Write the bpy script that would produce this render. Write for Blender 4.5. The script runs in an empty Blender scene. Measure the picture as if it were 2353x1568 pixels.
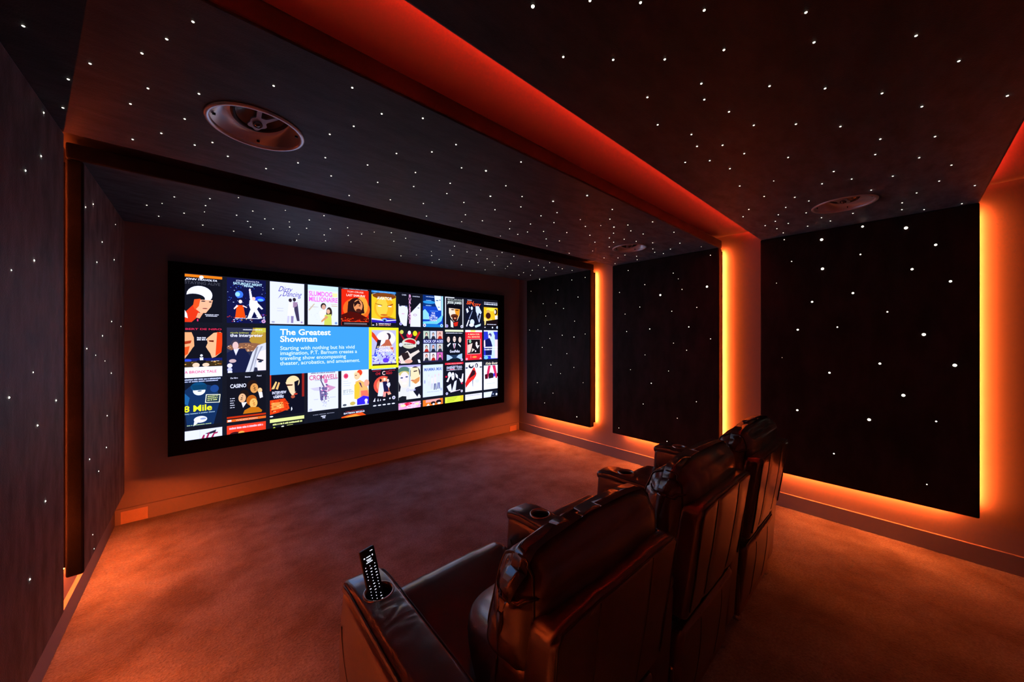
import bpy, bmesh, math, random
from mathutils import Vector, Matrix, noise
random.seed(7)
SC = bpy.context.scene
COL = SC.collection
PI = math.pi

# ---------------------------------------------------------------- camera
EYE = 1.45
F_PX = 800.0
YAW = math.atan2(708.5, 800.0)
cd = bpy.data.cameras.new('camera'); cam = bpy.data.objects.new('camera', cd); COL.objects.link(cam)
cd.sensor_width = 36.0; cd.lens = F_PX/2353.0*36.0
cd.shift_y = -9.0/2353.0
cd.clip_start = 0.02
cam.location = (0, 0, EYE); cam.rotation_euler = (PI/2, 0, -YAW)
SC.camera = cam
# ---------------------------------------------------------------- world, exposure
w = bpy.data.worlds.new('world'); SC.world = w; w.use_nodes = True
w.node_tree.nodes['Background'].inputs[0].default_value = (0, 0, 0, 1)
vs = SC.view_settings
vs.view_transform = 'Standard'; vs.look = 'None'; vs.gamma = 1.0; vs.exposure = 0.0; vs.use_curve_mapping = False
SC.cycles.use_denoising = True
SC.cycles.max_bounces = 8; SC.cycles.diffuse_bounces = 5; SC.cycles.glossy_bounces = 4
SC.cycles.sample_clamp_indirect = 4.0
SC.cycles.caustics_reflective = False; SC.cycles.caustics_refractive = False
# light levels of the room (lamps themselves are built below)
LED_RGB = (1.0, 0.100, 0.012); LED_SIDE = 380.0; LED_FOOT = 330.0
CEIL_RGB = (1.0, 0.022, 0.006); LED_CEIL = 560.0; LED_CEIL_REAR = 100.0
PICTURE = 1.4
# ---------------------------------------------------------------- room numbers (metres)
XL, XR, YF, YB, ZC = -0.53, 3.72, 4.03, -1.55, 2.412
PXL, PXR, PZ = -0.424, 3.568, 2.28            # faces of side panels / underside of ceiling panels
PT = 0.078                                      # panel thickness
BAYS = {'front': (2.575, 3.705), 'middle': (1.142, 2.265), 'rear': (-0.305, 0.823)}
PZB = 0.330

# ---------------------------------------------------------------- materials
def srgb(c):
    if isinstance(c, str):
        c = c.lstrip('#'); c = tuple(int(c[i:i+2], 16)/255 for i in (0, 2, 4))
    return tuple((v/12.92 if v <= .04045 else ((v+.055)/1.055)**2.4) for v in c)
def mat(name, base=(.5,.5,.5), rough=.5, metal=0., spec=.5, sheen=0., sheen_r=.4, sheen_tint=(1,1,1), coat=0., emit=None, strength=0.):
    m = bpy.data.materials.new(name); m.use_nodes = True
    b = m.node_tree.nodes['Principled BSDF']
    b.inputs['Base Color'].default_value = (*base, 1); b.inputs['Roughness'].default_value = rough
    b.inputs['Metallic'].default_value = metal; b.inputs['Specular IOR Level'].default_value = spec
    b.inputs['Sheen Weight'].default_value = sheen; b.inputs['Sheen Roughness'].default_value = sheen_r
    b.inputs['Sheen Tint'].default_value = (*sheen_tint, 1)
    b.inputs['Coat Weight'].default_value = coat
    if emit is not None:
        b.inputs['Emission Color'].default_value = (*emit, 1); b.inputs['Emission Strength'].default_value = strength
    return m
def tex(m, scale, detail, stretch=(1,1,1), c0=(0,0,0), c1=(1,1,1), lo=.35, hi=.65, to='Base Color', rot=(0,0,0)):
    nt = m.node_tree; L = nt.links
    tc = nt.nodes.new('ShaderNodeTexCoord'); mp = nt.nodes.new('ShaderNodeMapping')
    mp.inputs['Scale'].default_value = stretch; mp.inputs['Rotation'].default_value = rot
    nz = nt.nodes.new('ShaderNodeTexNoise'); nz.inputs['Scale'].default_value = scale; nz.inputs['Detail'].default_value = detail; nz.inputs['Roughness'].default_value = .6
    rp = nt.nodes.new('ShaderNodeValToRGB'); rp.color_ramp.elements[0].position = lo; rp.color_ramp.elements[1].position = hi
    rp.color_ramp.elements[0].color = (*c0, 1); rp.color_ramp.elements[1].color = (*c1, 1)
    L.new(tc.outputs['Object'], mp.inputs[0]); L.new(mp.outputs[0], nz.inputs['Vector']); L.new(nz.outputs['Fac'], rp.inputs[0])
    if to: L.new(rp.outputs[0], nt.nodes['Principled BSDF'].inputs[to])
    return mp, nz, rp
def bump(m, scale, detail, strength, dist, stretch=(1,1,1), prev=None, kind='noise'):
    nt = m.node_tree; L = nt.links
    tc = nt.nodes.new('ShaderNodeTexCoord'); mp = nt.nodes.new('ShaderNodeMapping'); mp.inputs['Scale'].default_value = stretch
    if kind == 'noise':
        nz = nt.nodes.new('ShaderNodeTexNoise'); nz.inputs['Detail'].default_value = detail; out = nz.outputs['Fac']
    else:
        nz = nt.nodes.new('ShaderNodeTexVoronoi'); out = nz.outputs['Distance']
    nz.inputs['Scale'].default_value = scale
    bp = nt.nodes.new('ShaderNodeBump'); bp.inputs['Strength'].default_value = strength; bp.inputs['Distance'].default_value = dist
    L.new(tc.outputs['Object'], mp.inputs[0]); L.new(mp.outputs[0], nz.inputs['Vector']); L.new(out, bp.inputs['Height'])
    if prev: L.new(prev.outputs[0], bp.inputs['Normal'])
    L.new(bp.outputs[0], nt.nodes['Principled BSDF'].inputs['Normal'])
    return bp

def velvet(name, stretch):
    m = mat(name, rough=.58, spec=.24, sheen=1., sheen_r=.27, sheen_tint=(.80,.84,1.0))
    tex(m, 4.5, 8, stretch, (.003,.0028,.0034), (.019,.016,.020), .38, .66)
    # the brushed nap changes how strongly the pile catches light
    mp, nz, rp = tex(m, 7.0, 10, stretch, (.38,.38,.38), (1,1,1), .34, .64, to='Sheen Weight')
    b = bump(m, 260, 3, .3, .002)
    bump(m, 14, 5, .12, .006, stretch, b)
    return m
M = {}
M['velvet_ceiling'] = velvet('velvet_ceiling', (1, 2.6, 1))
M['velvet_wall'] = velvet('velvet_wall', (1, 1.7, .75))
M['velvet_back'] = mat('panel_backing', (.012,.010,.010), .9, spec=.1)
M['paint'] = mat('wall_paint', (.35,.36,.42), .75, spec=.25); bump(M['paint'], 180, 3, .08, .001)
M['skirting'] = mat('skirting_paint', (.35,.36,.42), .5, spec=.35); bump(M['skirting'], 60, 3, .04, .001)
M['carpet'] = mat('carpet', rough=1., spec=.02, sheen=.5, sheen_r=.5)
tex(M['carpet'], 3.2, 9, (1, 1, 1), (.065,.095,.14), (.235,.35,.50), .37, .63)
nt_ = M['carpet'].node_tree; pr_ = nt_.nodes['Principled BSDF']; src_ = pr_.inputs['Base Color'].links[0].from_socket
tc_ = nt_.nodes.new('ShaderNodeTexCoord'); gz_ = nt_.nodes.new('ShaderNodeTexNoise'); gz_.inputs['Scale'].default_value = 95; gz_.inputs['Detail'].default_value = 5; gz_.inputs['Roughness'].default_value = .75
gr_ = nt_.nodes.new('ShaderNodeValToRGB'); gr_.color_ramp.elements[0].position = .34; gr_.color_ramp.elements[1].position = .66
gr_.color_ramp.elements[0].color = (.42,.42,.42,1); gr_.color_ramp.elements[1].color = (1.25,1.25,1.25,1)
mm_ = nt_.nodes.new('ShaderNodeMix'); mm_.data_type = 'RGBA'; mm_.blend_type = 'MULTIPLY'; mm_.inputs[0].default_value = 1.
nt_.links.new(tc_.outputs['Object'], gz_.inputs['Vector']); nt_.links.new(gz_.outputs['Fac'], gr_.inputs[0]); nt_.links.new(src_, mm_.inputs[6]); nt_.links.new(gr_.outputs[0], mm_.inputs[7]); nt_.links.new(mm_.outputs[2], pr_.inputs['Base Color'])
b = bump(M['carpet'], 420, 4, .9, .006); b = bump(M['carpet'], 90, 5, .6, .008, prev=b); bump(M['carpet'], 9, 6, .5, .012, prev=b)
M['leather'] = mat('brown_black_leather', (.070,.022,.014), .31, spec=.85, coat=.9)
M['leather'].node_tree.nodes['Principled BSDF'].inputs['Coat Roughness'].default_value = .17
b = bump(M['leather'], 420, 2, .22, .0012, kind='voronoi'); bump(M['leather'], 22, 4, .12, .004, prev=b)
M['piping'] = mat('leather_piping', (.014,.009,.008), .42, spec=.5)
M['thread'] = mat('seam_thread', (.16,.13,.12), .6)
M['black_plastic'] = mat('black_plastic', (.010,.010,.011), .35)
M['chrome'] = mat('chrome', (.75,.75,.77), .18, metal=1.)
M['cup_metal'] = mat('dark_steel_rim', (.62,.58,.56), .3, metal=1.)
M['frame_black'] = mat('screen_frame_velvet', (.006,.006,.007), .9, spec=.08)
M['white_trim'] = mat('speaker_white', (.80,.80,.86), .34, metal=.55, spec=.6)
M['cone_grey'] = mat('woofer_cone', (.045,.043,.05), .32, spec=.6, coat=.3)
M['dark_gasket'] = mat('rubber_surround', (.008,.008,.009), .5)
M['silver'] = mat('silver_bridge', (.72,.72,.80), .35, metal=.85)
M['dome'] = mat('tweeter_dome', (.12,.11,.12), .25, metal=.6)
M['vent_cream'] = mat('vent_cream', (.78,.62,.50), .5)
M['star'] = mat('star_point', (.8,.8,.8), .5, emit=(1.0,.93,.74), strength=4.5)
M['led_wall'] = mat('led_tape_amber', (.2,.1,.05), .6, emit=LED_RGB, strength=LED_SIDE)
M['led_foot'] = mat('led_tape_amber_foot', (.2,.1,.05), .6, emit=LED_RGB, strength=LED_FOOT)
M['led_ceiling'] = mat('led_tape_red', (.2,.05,.02), .6, emit=CEIL_RGB, strength=LED_CEIL)
M['led_ceiling_rear'] = mat('led_tape_red_rear', (.2,.05,.02), .6, emit=CEIL_RGB, strength=LED_CEIL_REAR)
M['key_glow'] = mat('backlit_keys', (.8,.8,.8), .5, emit=(.80,.84,1.0), strength=1.3)
for k in ('star','key_glow'): M[k].cycles.emission_sampling = 'NONE'
# the projected picture: emission takes each tile's own printed colour
def picture_mat(name, sampling):
    m = bpy.data.materials.new(name); m.use_nodes = True; nt = m.node_tree; nt.nodes.clear()
    out = nt.nodes.new('ShaderNodeOutputMaterial'); em = nt.nodes.new('ShaderNodeEmission'); at = nt.nodes.new('ShaderNodeAttribute')
    at.attribute_name = 'tint'; em.inputs['Strength'].default_value = PICTURE
    mx = nt.nodes.new('ShaderNodeMix'); mx.data_type = 'RGBA'; mx.blend_type = 'MULTIPLY'; mx.inputs[0].default_value = 1.0; mx.inputs[7].default_value = (.90, .95, 1.22, 1)   # cool white balance of the projector
    nt.links.new(at.outputs['Color'], mx.inputs[6])
    nt.links.new(mx.outputs[2], em.inputs['Color']); nt.links.new(em.outputs[0], out.inputs['Surface'])
    m.cycles.emission_sampling = sampling
    return m
M['picture'] = picture_mat('screen_picture', 'AUTO'); M['picture_fine'] = picture_mat('screen_picture_detail', 'NONE')

# ---------------------------------------------------------------- helpers
def link(name, me, parent=None):
    o = bpy.data.objects.new(name, me); COL.objects.link(o)
    if parent is not None: o.parent = parent
    return o
def tag(o, label=None, cat=None, group=None, kind=None):
    if label: o['label'] = label
    if cat: o['category'] = cat
    if group: o['group'] = group
    if kind: o['kind'] = kind
    return o
def thing(name, label, cat, loc=(0,0,0), group=None):
    return tag(link(name, None), label, cat, group) if loc == (0,0,0) else _at(tag(link(name, None), label, cat, group), loc)
def _at(o, loc): o.location = loc; return o
def done(name, bm, m, parent=None, smooth=False, off=None):
    me = bpy.data.meshes.new(name); 
    if off is not None: bmesh.ops.translate(bm, verts=bm.verts, vec=-Vector(off))
    bm.normal_update(); bm.to_mesh(me); bm.free()
    for mm in (m if isinstance(m, (list, tuple)) else [m]): me.materials.append(mm)
    if smooth:
        for p in me.polygons: p.use_smooth = True
    o = link(name, me, parent)
    return o
def struct(name, bm, m): return tag(done(name, bm, m), kind='structure')
def add_box(bm, x0, x1, y0, y1, z0, z1, mi=0):
    v = [bm.verts.new((x, y, z)) for x in (x0, x1) for y in (y0, y1) for z in (z0, z1)]
    fs = [(0,1,3,2), (4,6,7,5), (0,4,5,1), (2,3,7,6), (0,2,6,4), (1,5,7,3)]
    for f in fs:
        fc = bm.faces.new([v[i] for i in f]); fc.material_index = mi
    return v
def bx(*a, bevel=0., seg=2):
    bm = bmesh.new(); add_box(bm, *a)
    if bevel: bmesh.ops.bevel(bm, geom=bm.edges[:], offset=bevel, segments=seg, profile=.5, affect='EDGES')
    return bm
def ring_pts(pts, closed):
    n = len(pts); out = []
    for i, p in enumerate(pts):
        a = pts[(i-1) % n] if closed or i > 0 else p
        b = pts[(i+1) % n] if closed or i < n-1 else p
        out.append((Vector(p), (Vector(b)-Vector(a)).normalized()))
    return out
def add_tube(bm, pts, r, seg=6, closed=False):
    rp = ring_pts(pts, closed); up = Vector((0,0,1)) if abs(rp[0][1].z) < .9 else Vector((1,0,0)); rings = []
    for p, t in rp:
        s = t.cross(up)
        if s.length < 1e-4: s = t.cross(Vector((1,.3,0)))
        s.normalize(); u = s.cross(t).normalized(); up = u
        rings.append([bm.verts.new(p + (s*math.cos(k*2*PI/seg) + u*math.sin(k*2*PI/seg))*r) for k in range(seg)])
    m = len(rings)
    for i in range(m if closed else m-1):
        A, B = rings[i], rings[(i+1) % m]
        for k in range(seg): bm.faces.new((A[k], A[(k+1) % seg], B[(k+1) % seg], B[k]))
    if not closed:
        bm.faces.new(rings[0][::-1]); bm.faces.new(rings[-1])
def add_lathe(bm, prof, c=(0,0,0), seg=48, mtx=None):
    """prof: (radius, height) list; spun about local z"""
    rings = []
    for r, h in prof:
        ring = []
        for k in range(seg):
            p = Vector((r*math.cos(k*2*PI/seg), r*math.sin(k*2*PI/seg), h))
            if mtx is not None: p = mtx @ p
            ring.append(bm.verts.new(p + Vector(c)))
        rings.append(ring)
    for A, B in zip(rings, rings[1:]):
        for k in range(seg): bm.faces.new((A[k], A[(k+1) % seg], B[(k+1) % seg], B[k]))
    return rings
def bore(o, c, r, z0, z1, seg=48):
    """cut a round hole through an object's mesh (local coordinates)"""
    zmax = max(v.co.z for v in o.data.vertices); zmin = min(v.co.z for v in o.data.vertices)
    for attempt in range(6):
        rr_ = r*(1+.004*attempt); bm = bmesh.new()
        rr = add_lathe(bm, [(rr_, z0-.0013*attempt), (rr_, z1+.001*attempt)], (c[0], c[1], 0), seg+attempt*2)
        bm.faces.new(rr[0][::-1]); bm.faces.new(rr[1]); bmesh.ops.recalc_face_normals(bm, faces=bm.faces[:])
        me = bpy.data.meshes.new('tool'); bm.to_mesh(me); bm.free(); t = bpy.data.objects.new('tool', me); COL.objects.link(t)
        bpy.context.view_layer.update(); t.matrix_world = o.matrix_world.copy()
        md = o.modifiers.new('b', 'BOOLEAN'); md.operation = 'DIFFERENCE'; md.object = t; md.solver = 'EXACT' if attempt % 2 == 0 else 'FAST'
        bpy.context.view_layer.update()
        dg = bpy.context.evaluated_depsgraph_get(); ne = bpy.data.meshes.new_from_object(o.evaluated_get(dg))
        o.modifiers.clear(); bpy.data.objects.remove(t); bpy.data.meshes.remove(me)
        zs = [v.co.z for v in ne.vertices]
        inside = [v for v in ne.vertices if math.hypot(v.co.x-c[0], v.co.y-c[1]) < rr_*.9 and v.co.z > max(z0, zmin)+.004]
        if zs and max(zs) < zmax+.0005 and min(zs) > zmin-.0005 and not inside:
            o.data = ne; return
    print('bore failed', o.name)

# ---------------------------------------------------------------- room shell
T = .08
bm = bmesh.new(); add_box(bm, XL-T, XR+T, YB-T, YF+T, -T, 0); struct('floor', bm, M['carpet'])
bm = bmesh.new(); add_box(bm, XL-T, XR+T, YB-T, YF+T, ZC, ZC+T); struct('ceiling', bm, M['paint'])
bm = bmesh.new(); add_box(bm, XL-T, XR+T, YF, YF+T, 0, ZC); struct('wall_front', bm, M['paint'])
bm = bmesh.new(); add_box(bm, XL-T, XR+T, YB-T, YB, 0, ZC); struct('wall_back', bm, M['paint'])
bm = bmesh.new(); add_box(bm, XL-T, XL, YB, YF, 0, ZC); struct('wall_left', bm, M['paint'])
bm = bmesh.new(); add_box(bm, XR, XR+T, YB, YF, 0, ZC); struct('wall_right', bm, M['paint'])
BH, BT = .118, .020
struct('baseboard_front', bx(XL+BT, XR-BT, YF-BT, YF, 0, BH, bevel=.002), M['skirting'])
struct('baseboard_left', bx(XL, XL+BT, YB, YF, 0, BH, bevel=.002), M['skirting'])
struct('baseboard_right', bx(XR-BT, XR, YB, YF, 0, BH, bevel=.002), M['skirting'])
struct('baseboard_back', bx(XL+BT, XR-BT, YB, YB+BT, 0, BH, bevel=.002), M['skirting'])

# ---------------------------------------------------------------- stars
SR = {'s': .0021, 'n': .0031, 'm': .0044, 'M': .0066, 'B': .0090}
STAR_ME = {}
def star_mesh(size, face):
    key = (size, face)
    if key in STAR_ME: return STAR_ME[key]
    r = SR[size]; bm = bmesh.new()
    rings = add_lathe(bm, [(r, 0), (r*.85, r*.38), (r*.45, r*.6)], seg=10)
    bm.faces.new(rings[-1])
    mt = {'z': Matrix.Rotation(PI, 3, 'X'), 'r': Matrix.Rotation(-PI/2, 3, 'Y'), 'l': Matrix.Rotation(PI/2, 3, 'Y')}[face]
    bmesh.ops.transform(bm, matrix=mt.to_4x4(), verts=bm.verts)
    me = bpy.data.meshes.new('star_light'); bm.to_mesh(me); bm.free(); me.materials.append(M['star'])
    STAR_ME[key] = me
    return me
# star positions measured on each panel face (metres; size class)
STARS = {
'ceil_front': [(-0.130,2.866,'n'),(0.028,2.761,'n'),(0.155,2.628,'s'),(0.009,2.925,'n'),(-0.268,3.161,'n'),(-0.193,3.056,'s'),(-0.098,3.198,'n'),(0.004,3.078,'s'),(-0.231,3.396,'n'),(0.168,3.015,'n'),(0.242,2.846,'n'),(0.236,3.125,'n'),(0.264,3.270,'n'),(0.321,2.979,'n'),(0.398,3.209,'n'),(-0.005,3.448,'n'),(0.461,2.938,'s'),(0.485,3.074,'n'),(0.560,2.796,'n'),(0.615,2.631,'n'),(0.587,3.023,'n'),(0.400,2.688,'s'),(0.176,3.485,'n'),(0.345,3.431,'n'),(0.575,3.247,'s'),(0.596,3.455,'n'),(0.732,3.126,'n'),(0.785,3.308,'n'),(0.726,2.920,'n'),(0.817,2.802,'n'),(0.883,3.012,'n'),(0.952,2.902,'n'),(0.960,3.200,'n'),(1.009,2.781,'s'),(1.117,2.708,'n'),(1.269,2.780,'n'),(1.231,2.931,'n'),(1.507,3.411,'n'),(1.515,2.651,'n'),(1.713,2.726,'n'),(1.763,2.885,'s'),(1.651,3.041,'s'),(1.736,3.194,'n'),(1.609,3.273,'s'),(1.891,3.044,'n'),(1.884,3.302,'n'),(1.904,3.492,'n'),(1.919,2.827,'n'),(1.975,2.678,'n'),(2.063,2.871,'n'),(2.189,2.619,'n'),(2.249,2.770,'s'),(2.386,2.666,'n'),(2.249,2.937,'n'),(2.394,3.032,'n'),(2.506,3.134,'n'),(2.285,3.154,'n'),(2.213,3.371,'n'),(2.596,3.431,'n'),(2.595,2.948,'n'),(2.666,3.088,'n'),(2.735,3.209,'s'),(2.675,2.733,'n'),(2.894,2.807,'n'),(2.886,2.627,'n'),(3.032,2.850,'n'),(3.182,2.955,'n'),(3.051,3.065,'n'),(3.078,3.253,'n'),(3.153,3.421,'n'),(3.278,3.326,'n'),(3.148,2.724,'n'),(3.257,2.758,'n'),(3.427,3.013,'s'),(3.429,2.745,'n')],
'ceil_mid': [(-0.360,1.559,'n'),(-0.021,1.242,'n'),(-0.077,1.363,'n'),(-0.135,1.479,'n'),(-0.258,1.639,'n'),(-0.326,1.785,'n'),(-0.139,1.674,'n'),(-0.012,1.596,'n'),(0.173,1.382,'n'),(-0.381,2.020,'n'),(-0.195,1.827,'n'),(-0.054,1.816,'n'),(-0.129,2.007,'n'),(-0.223,2.149,'n'),(0.028,1.957,'n'),(-0.029,2.034,'n'),(0.083,2.060,'n'),(0.177,1.871,'n'),(0.386,1.560,'n'),(0.421,1.777,'n'),(0.336,1.916,'n'),(0.230,2.086,'n'),(0.491,1.958,'n'),(0.370,1.219,'n'),(0.495,1.289,'n'),(0.622,1.212,'n'),(0.442,1.438,'n'),(0.814,1.283,'n'),(0.765,1.405,'n'),(0.652,1.523,'n'),(0.591,1.717,'n'),(0.946,1.441,'n'),(0.799,1.636,'n'),(0.698,1.874,'n'),(0.995,1.626,'n'),(0.866,1.794,'n'),(1.052,1.755,'n'),(0.638,2.159,'n'),(0.844,2.061,'n'),(1.021,1.982,'n'),(1.200,1.802,'n'),(1.125,1.206,'n'),(1.054,1.386,'m'),(1.240,1.451,'n'),(1.263,1.618,'m'),(1.406,1.498,'n'),(1.597,1.425,'m'),(1.682,1.235,'m'),(1.512,1.622,'n'),(1.420,1.771,'n'),(1.328,1.976,'n'),(1.762,1.537,'n'),(1.727,1.651,'n'),(1.987,1.261,'n'),(2.138,1.376,'n'),(1.989,1.519,'s'),(1.487,1.997,'n'),(1.388,2.113,'s'),(1.643,1.875,'n'),(1.795,1.822,'n'),(1.900,1.687,'n'),(2.141,1.588,'n'),(2.210,1.500,'s'),(2.315,1.455,'m'),(2.350,1.360,'n'),(1.754,2.008,'n'),(1.913,1.976,'n'),(1.996,1.880,'n'),(2.156,1.779,'n'),(1.898,2.073,'n'),(1.823,2.202,'s'),(2.166,2.010,'n'),(2.295,1.975,'n'),(2.353,1.701,'n'),(2.447,1.542,'n'),(2.540,1.640,'n'),(2.667,1.578,'n'),(2.559,1.797,'n'),(2.682,1.689,'n'),(2.335,2.159,'n'),(2.790,1.802,'n'),(2.706,2.203,'n'),(2.802,1.994,'s'),(3.139,2.090,'n'),(3.248,1.993,'n'),(3.188,1.879,'n'),(1.143,2.174,'n'),(2.419,1.205,'n'),(2.495,1.419,'n'),(2.646,1.397,'n'),(2.784,1.212,'n'),(2.803,1.544,'n'),(2.956,1.472,'n'),(3.163,1.573,'n'),(3.292,1.466,'n'),(3.301,1.623,'n'),(3.415,1.590,'n'),(3.325,1.826,'n'),(3.475,1.902,'n'),(3.474,2.169,'n'),(3.149,1.319,'n'),(3.418,1.240,'s')],
'ceil_rear': [(0.618,0.619,'m'),(0.713,0.515,'n'),(0.811,0.435,'n'),(0.797,0.671,'n'),(0.917,0.579,'n'),(1.031,0.476,'n'),(1.149,0.591,'n'),(1.328,0.641,'n'),(0.951,0.338,'n'),(1.152,0.168,'n'),(1.286,0.170,'n'),(1.125,0.347,'n'),(1.219,0.442,'n'),(1.309,0.465,'n'),(1.400,0.297,'n'),(1.552,0.177,'n'),(1.448,0.430,'n'),(1.613,0.393,'n'),(1.727,0.282,'n'),(1.878,0.169,'n'),(1.468,-0.020,'n'),(1.699,-0.107,'n'),(1.728,0.052,'n'),(1.935,-0.040,'n'),(2.068,-0.233,'n'),(1.495,0.580,'n'),(1.606,0.600,'n'),(1.679,0.523,'n'),(1.829,0.482,'n'),(1.711,0.692,'n'),(1.781,0.609,'n'),(1.940,0.572,'n'),(2.020,0.358,'n'),(2.267,0.463,'s'),(2.203,0.602,'n'),(2.474,0.551,'n'),(2.625,0.434,'n'),(2.785,0.506,'n'),(2.651,0.673,'n'),(2.781,0.740,'n'),(2.916,0.570,'n'),(2.122,0.069,'n'),(2.284,0.090,'n'),(2.477,-0.043,'n'),(2.362,0.237,'n'),(2.546,0.186,'n'),(2.504,0.298,'n'),(2.659,0.042,'n'),(2.820,0.127,'n'),(2.760,0.389,'n'),(3.010,0.438,'n'),(3.257,0.232,'n'),(3.071,-0.044,'n'),(3.230,0.012,'n'),(3.402,0.014,'n'),(3.508,-0.082,'n'),(2.265,-0.082,'n'),(2.700,-0.148,'n'),(3.160,-0.253,'n'),(3.528,-0.234,'n'),(2.927,-0.120,'n'),(3.065,0.616,'n'),(3.125,0.690,'n'),(3.281,0.650,'n'),(3.192,0.565,'n'),(3.453,0.643,'n'),(3.379,0.483,'n'),(3.351,0.354,'n'),(3.212,0.385,'n')],
'right_front': [(3.436,2.269,'m'),(2.862,2.190,'n'),(2.650,2.195,'n'),(3.098,2.084,'n'),(3.612,2.118,'s'),(2.761,1.960,'n'),(3.133,1.907,'n'),(3.368,1.918,'n'),(3.000,1.829,'n'),(3.318,1.744,'n'),(2.815,1.655,'n'),(3.244,1.630,'n'),(3.472,1.555,'n'),(3.643,1.554,'n'),(2.650,1.489,'n'),(3.021,1.475,'n'),(2.825,1.451,'m'),(3.244,1.430,'n'),(3.386,1.305,'n'),(2.943,1.232,'n'),(3.224,1.067,'n'),(2.827,1.060,'n'),(3.050,0.962,'n'),(3.481,0.799,'n'),(2.682,0.877,'n'),(3.185,0.686,'n'),(3.342,0.529,'n'),(2.780,0.431,'m')],
'right_mid': [(2.061,2.198,'n'),(1.560,2.100,'n'),(1.510,2.035,'s'),(1.865,2.017,'n'),(1.474,1.925,'n'),(2.170,1.962,'n'),(1.694,1.889,'B'),(1.244,1.928,'B'),(1.214,2.220,'n'),(1.922,1.778,'n'),(1.335,1.737,'n'),(1.575,1.713,'n'),(2.100,1.710,'n'),(1.809,1.537,'m'),(1.409,1.550,'m'),(2.081,1.513,'n'),(1.213,1.433,'n'),(1.558,1.389,'n'),(1.430,1.320,'n'),(1.862,1.258,'n'),(2.034,1.086,'n'),(1.608,1.102,'n'),(1.792,0.958,'m'),(1.339,0.824,'n'),(1.883,0.724,'n'),(1.520,0.633,'n'),(2.178,0.406,'n'),(1.624,0.377,'n')],
'right_rear': [(0.427,2.202,'B'),(0.204,2.250,'M'),(-0.004,2.191,'B'),(-0.132,2.051,'M'),(0.658,2.250,'n'),(0.610,2.064,'n'),(0.215,2.050,'m'),(0.422,1.976,'B'),(-0.031,1.907,'M'),(-0.192,1.806,'M'),(0.710,1.899,'s'),(0.483,1.726,'M'),(0.254,1.773,'M'),(0.082,1.626,'m'),(0.571,1.509,'M'),(0.338,1.525,'m'),(-0.082,1.467,'B'),(0.672,1.281,'s'),(0.118,1.263,'M'),(0.382,1.178,'M'),(-0.209,1.271,'B'),(0.008,1.053,'B'),(0.574,0.863,'M'),(0.171,0.858,'B'),(-0.134,0.901,'m'),(0.357,0.568,'m'),(-0.095,0.478,'n')],
'left_front': [(2.604,2.073,'n'),(2.756,2.131,'n'),(3.359,2.173,'s'),(2.966,1.980,'n'),(2.839,1.847,'n'),(3.314,1.939,'n'),(3.233,1.546,'n'),(3.555,1.523,'s'),(2.976,1.457,'n'),(2.626,1.394,'n'),(2.812,1.355,'s'),(3.042,1.313,'s'),(3.221,1.229,'n'),(3.101,0.989,'n'),(3.080,0.808,'n'),(2.681,0.844,'n'),(2.881,0.727,'n'),(2.749,0.441,'s'),(2.777,0.356,'s')],
'left_mid': [(1.993,2.080,'n'),(1.852,1.979,'n'),(1.928,1.706,'n'),(1.744,1.647,'s'),(1.919,1.333,'s'),(1.728,1.274,'n'),(2.158,1.207,'n'),(1.959,1.149,'n'),(2.038,0.863,'n'),(1.889,0.661,'n'),(2.020,2.244,'n')],
}
ORDER = {'B': 4, 'M': 3, 'm': 2, 'n': 1, 's': 0}
def put_stars(parent, key, face):
    lst = sorted(STARS[key], key=lambda q: -ORDER[q[2]])
    solo, rest = lst[:100], lst[100:]
    def at(q):
        if face == 'z': return Vector((q[0], q[1], PZ))
        return Vector((PXR if face == 'r' else PXL, q[0], q[1]))
    base = parent.location
    for q in solo:
        s = link('star_light', star_mesh(q[2], face), parent); s.location = at(q) - base
    if rest:
        bm = bmesh.new()
        for q in rest:
            b2 = bmesh.new(); b2.from_mesh(star_mesh(q[2], face)); bmesh.ops.translate(b2, verts=b2.verts, vec=at(q)-base)
            t = bpy.data.meshes.new('t'); b2.to_mesh(t); b2.free(); bm.from_mesh(t); bpy.data.meshes.remove(t)
        tag(done('star_lights', bm, M['star'], parent), kind='stuff')

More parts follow.
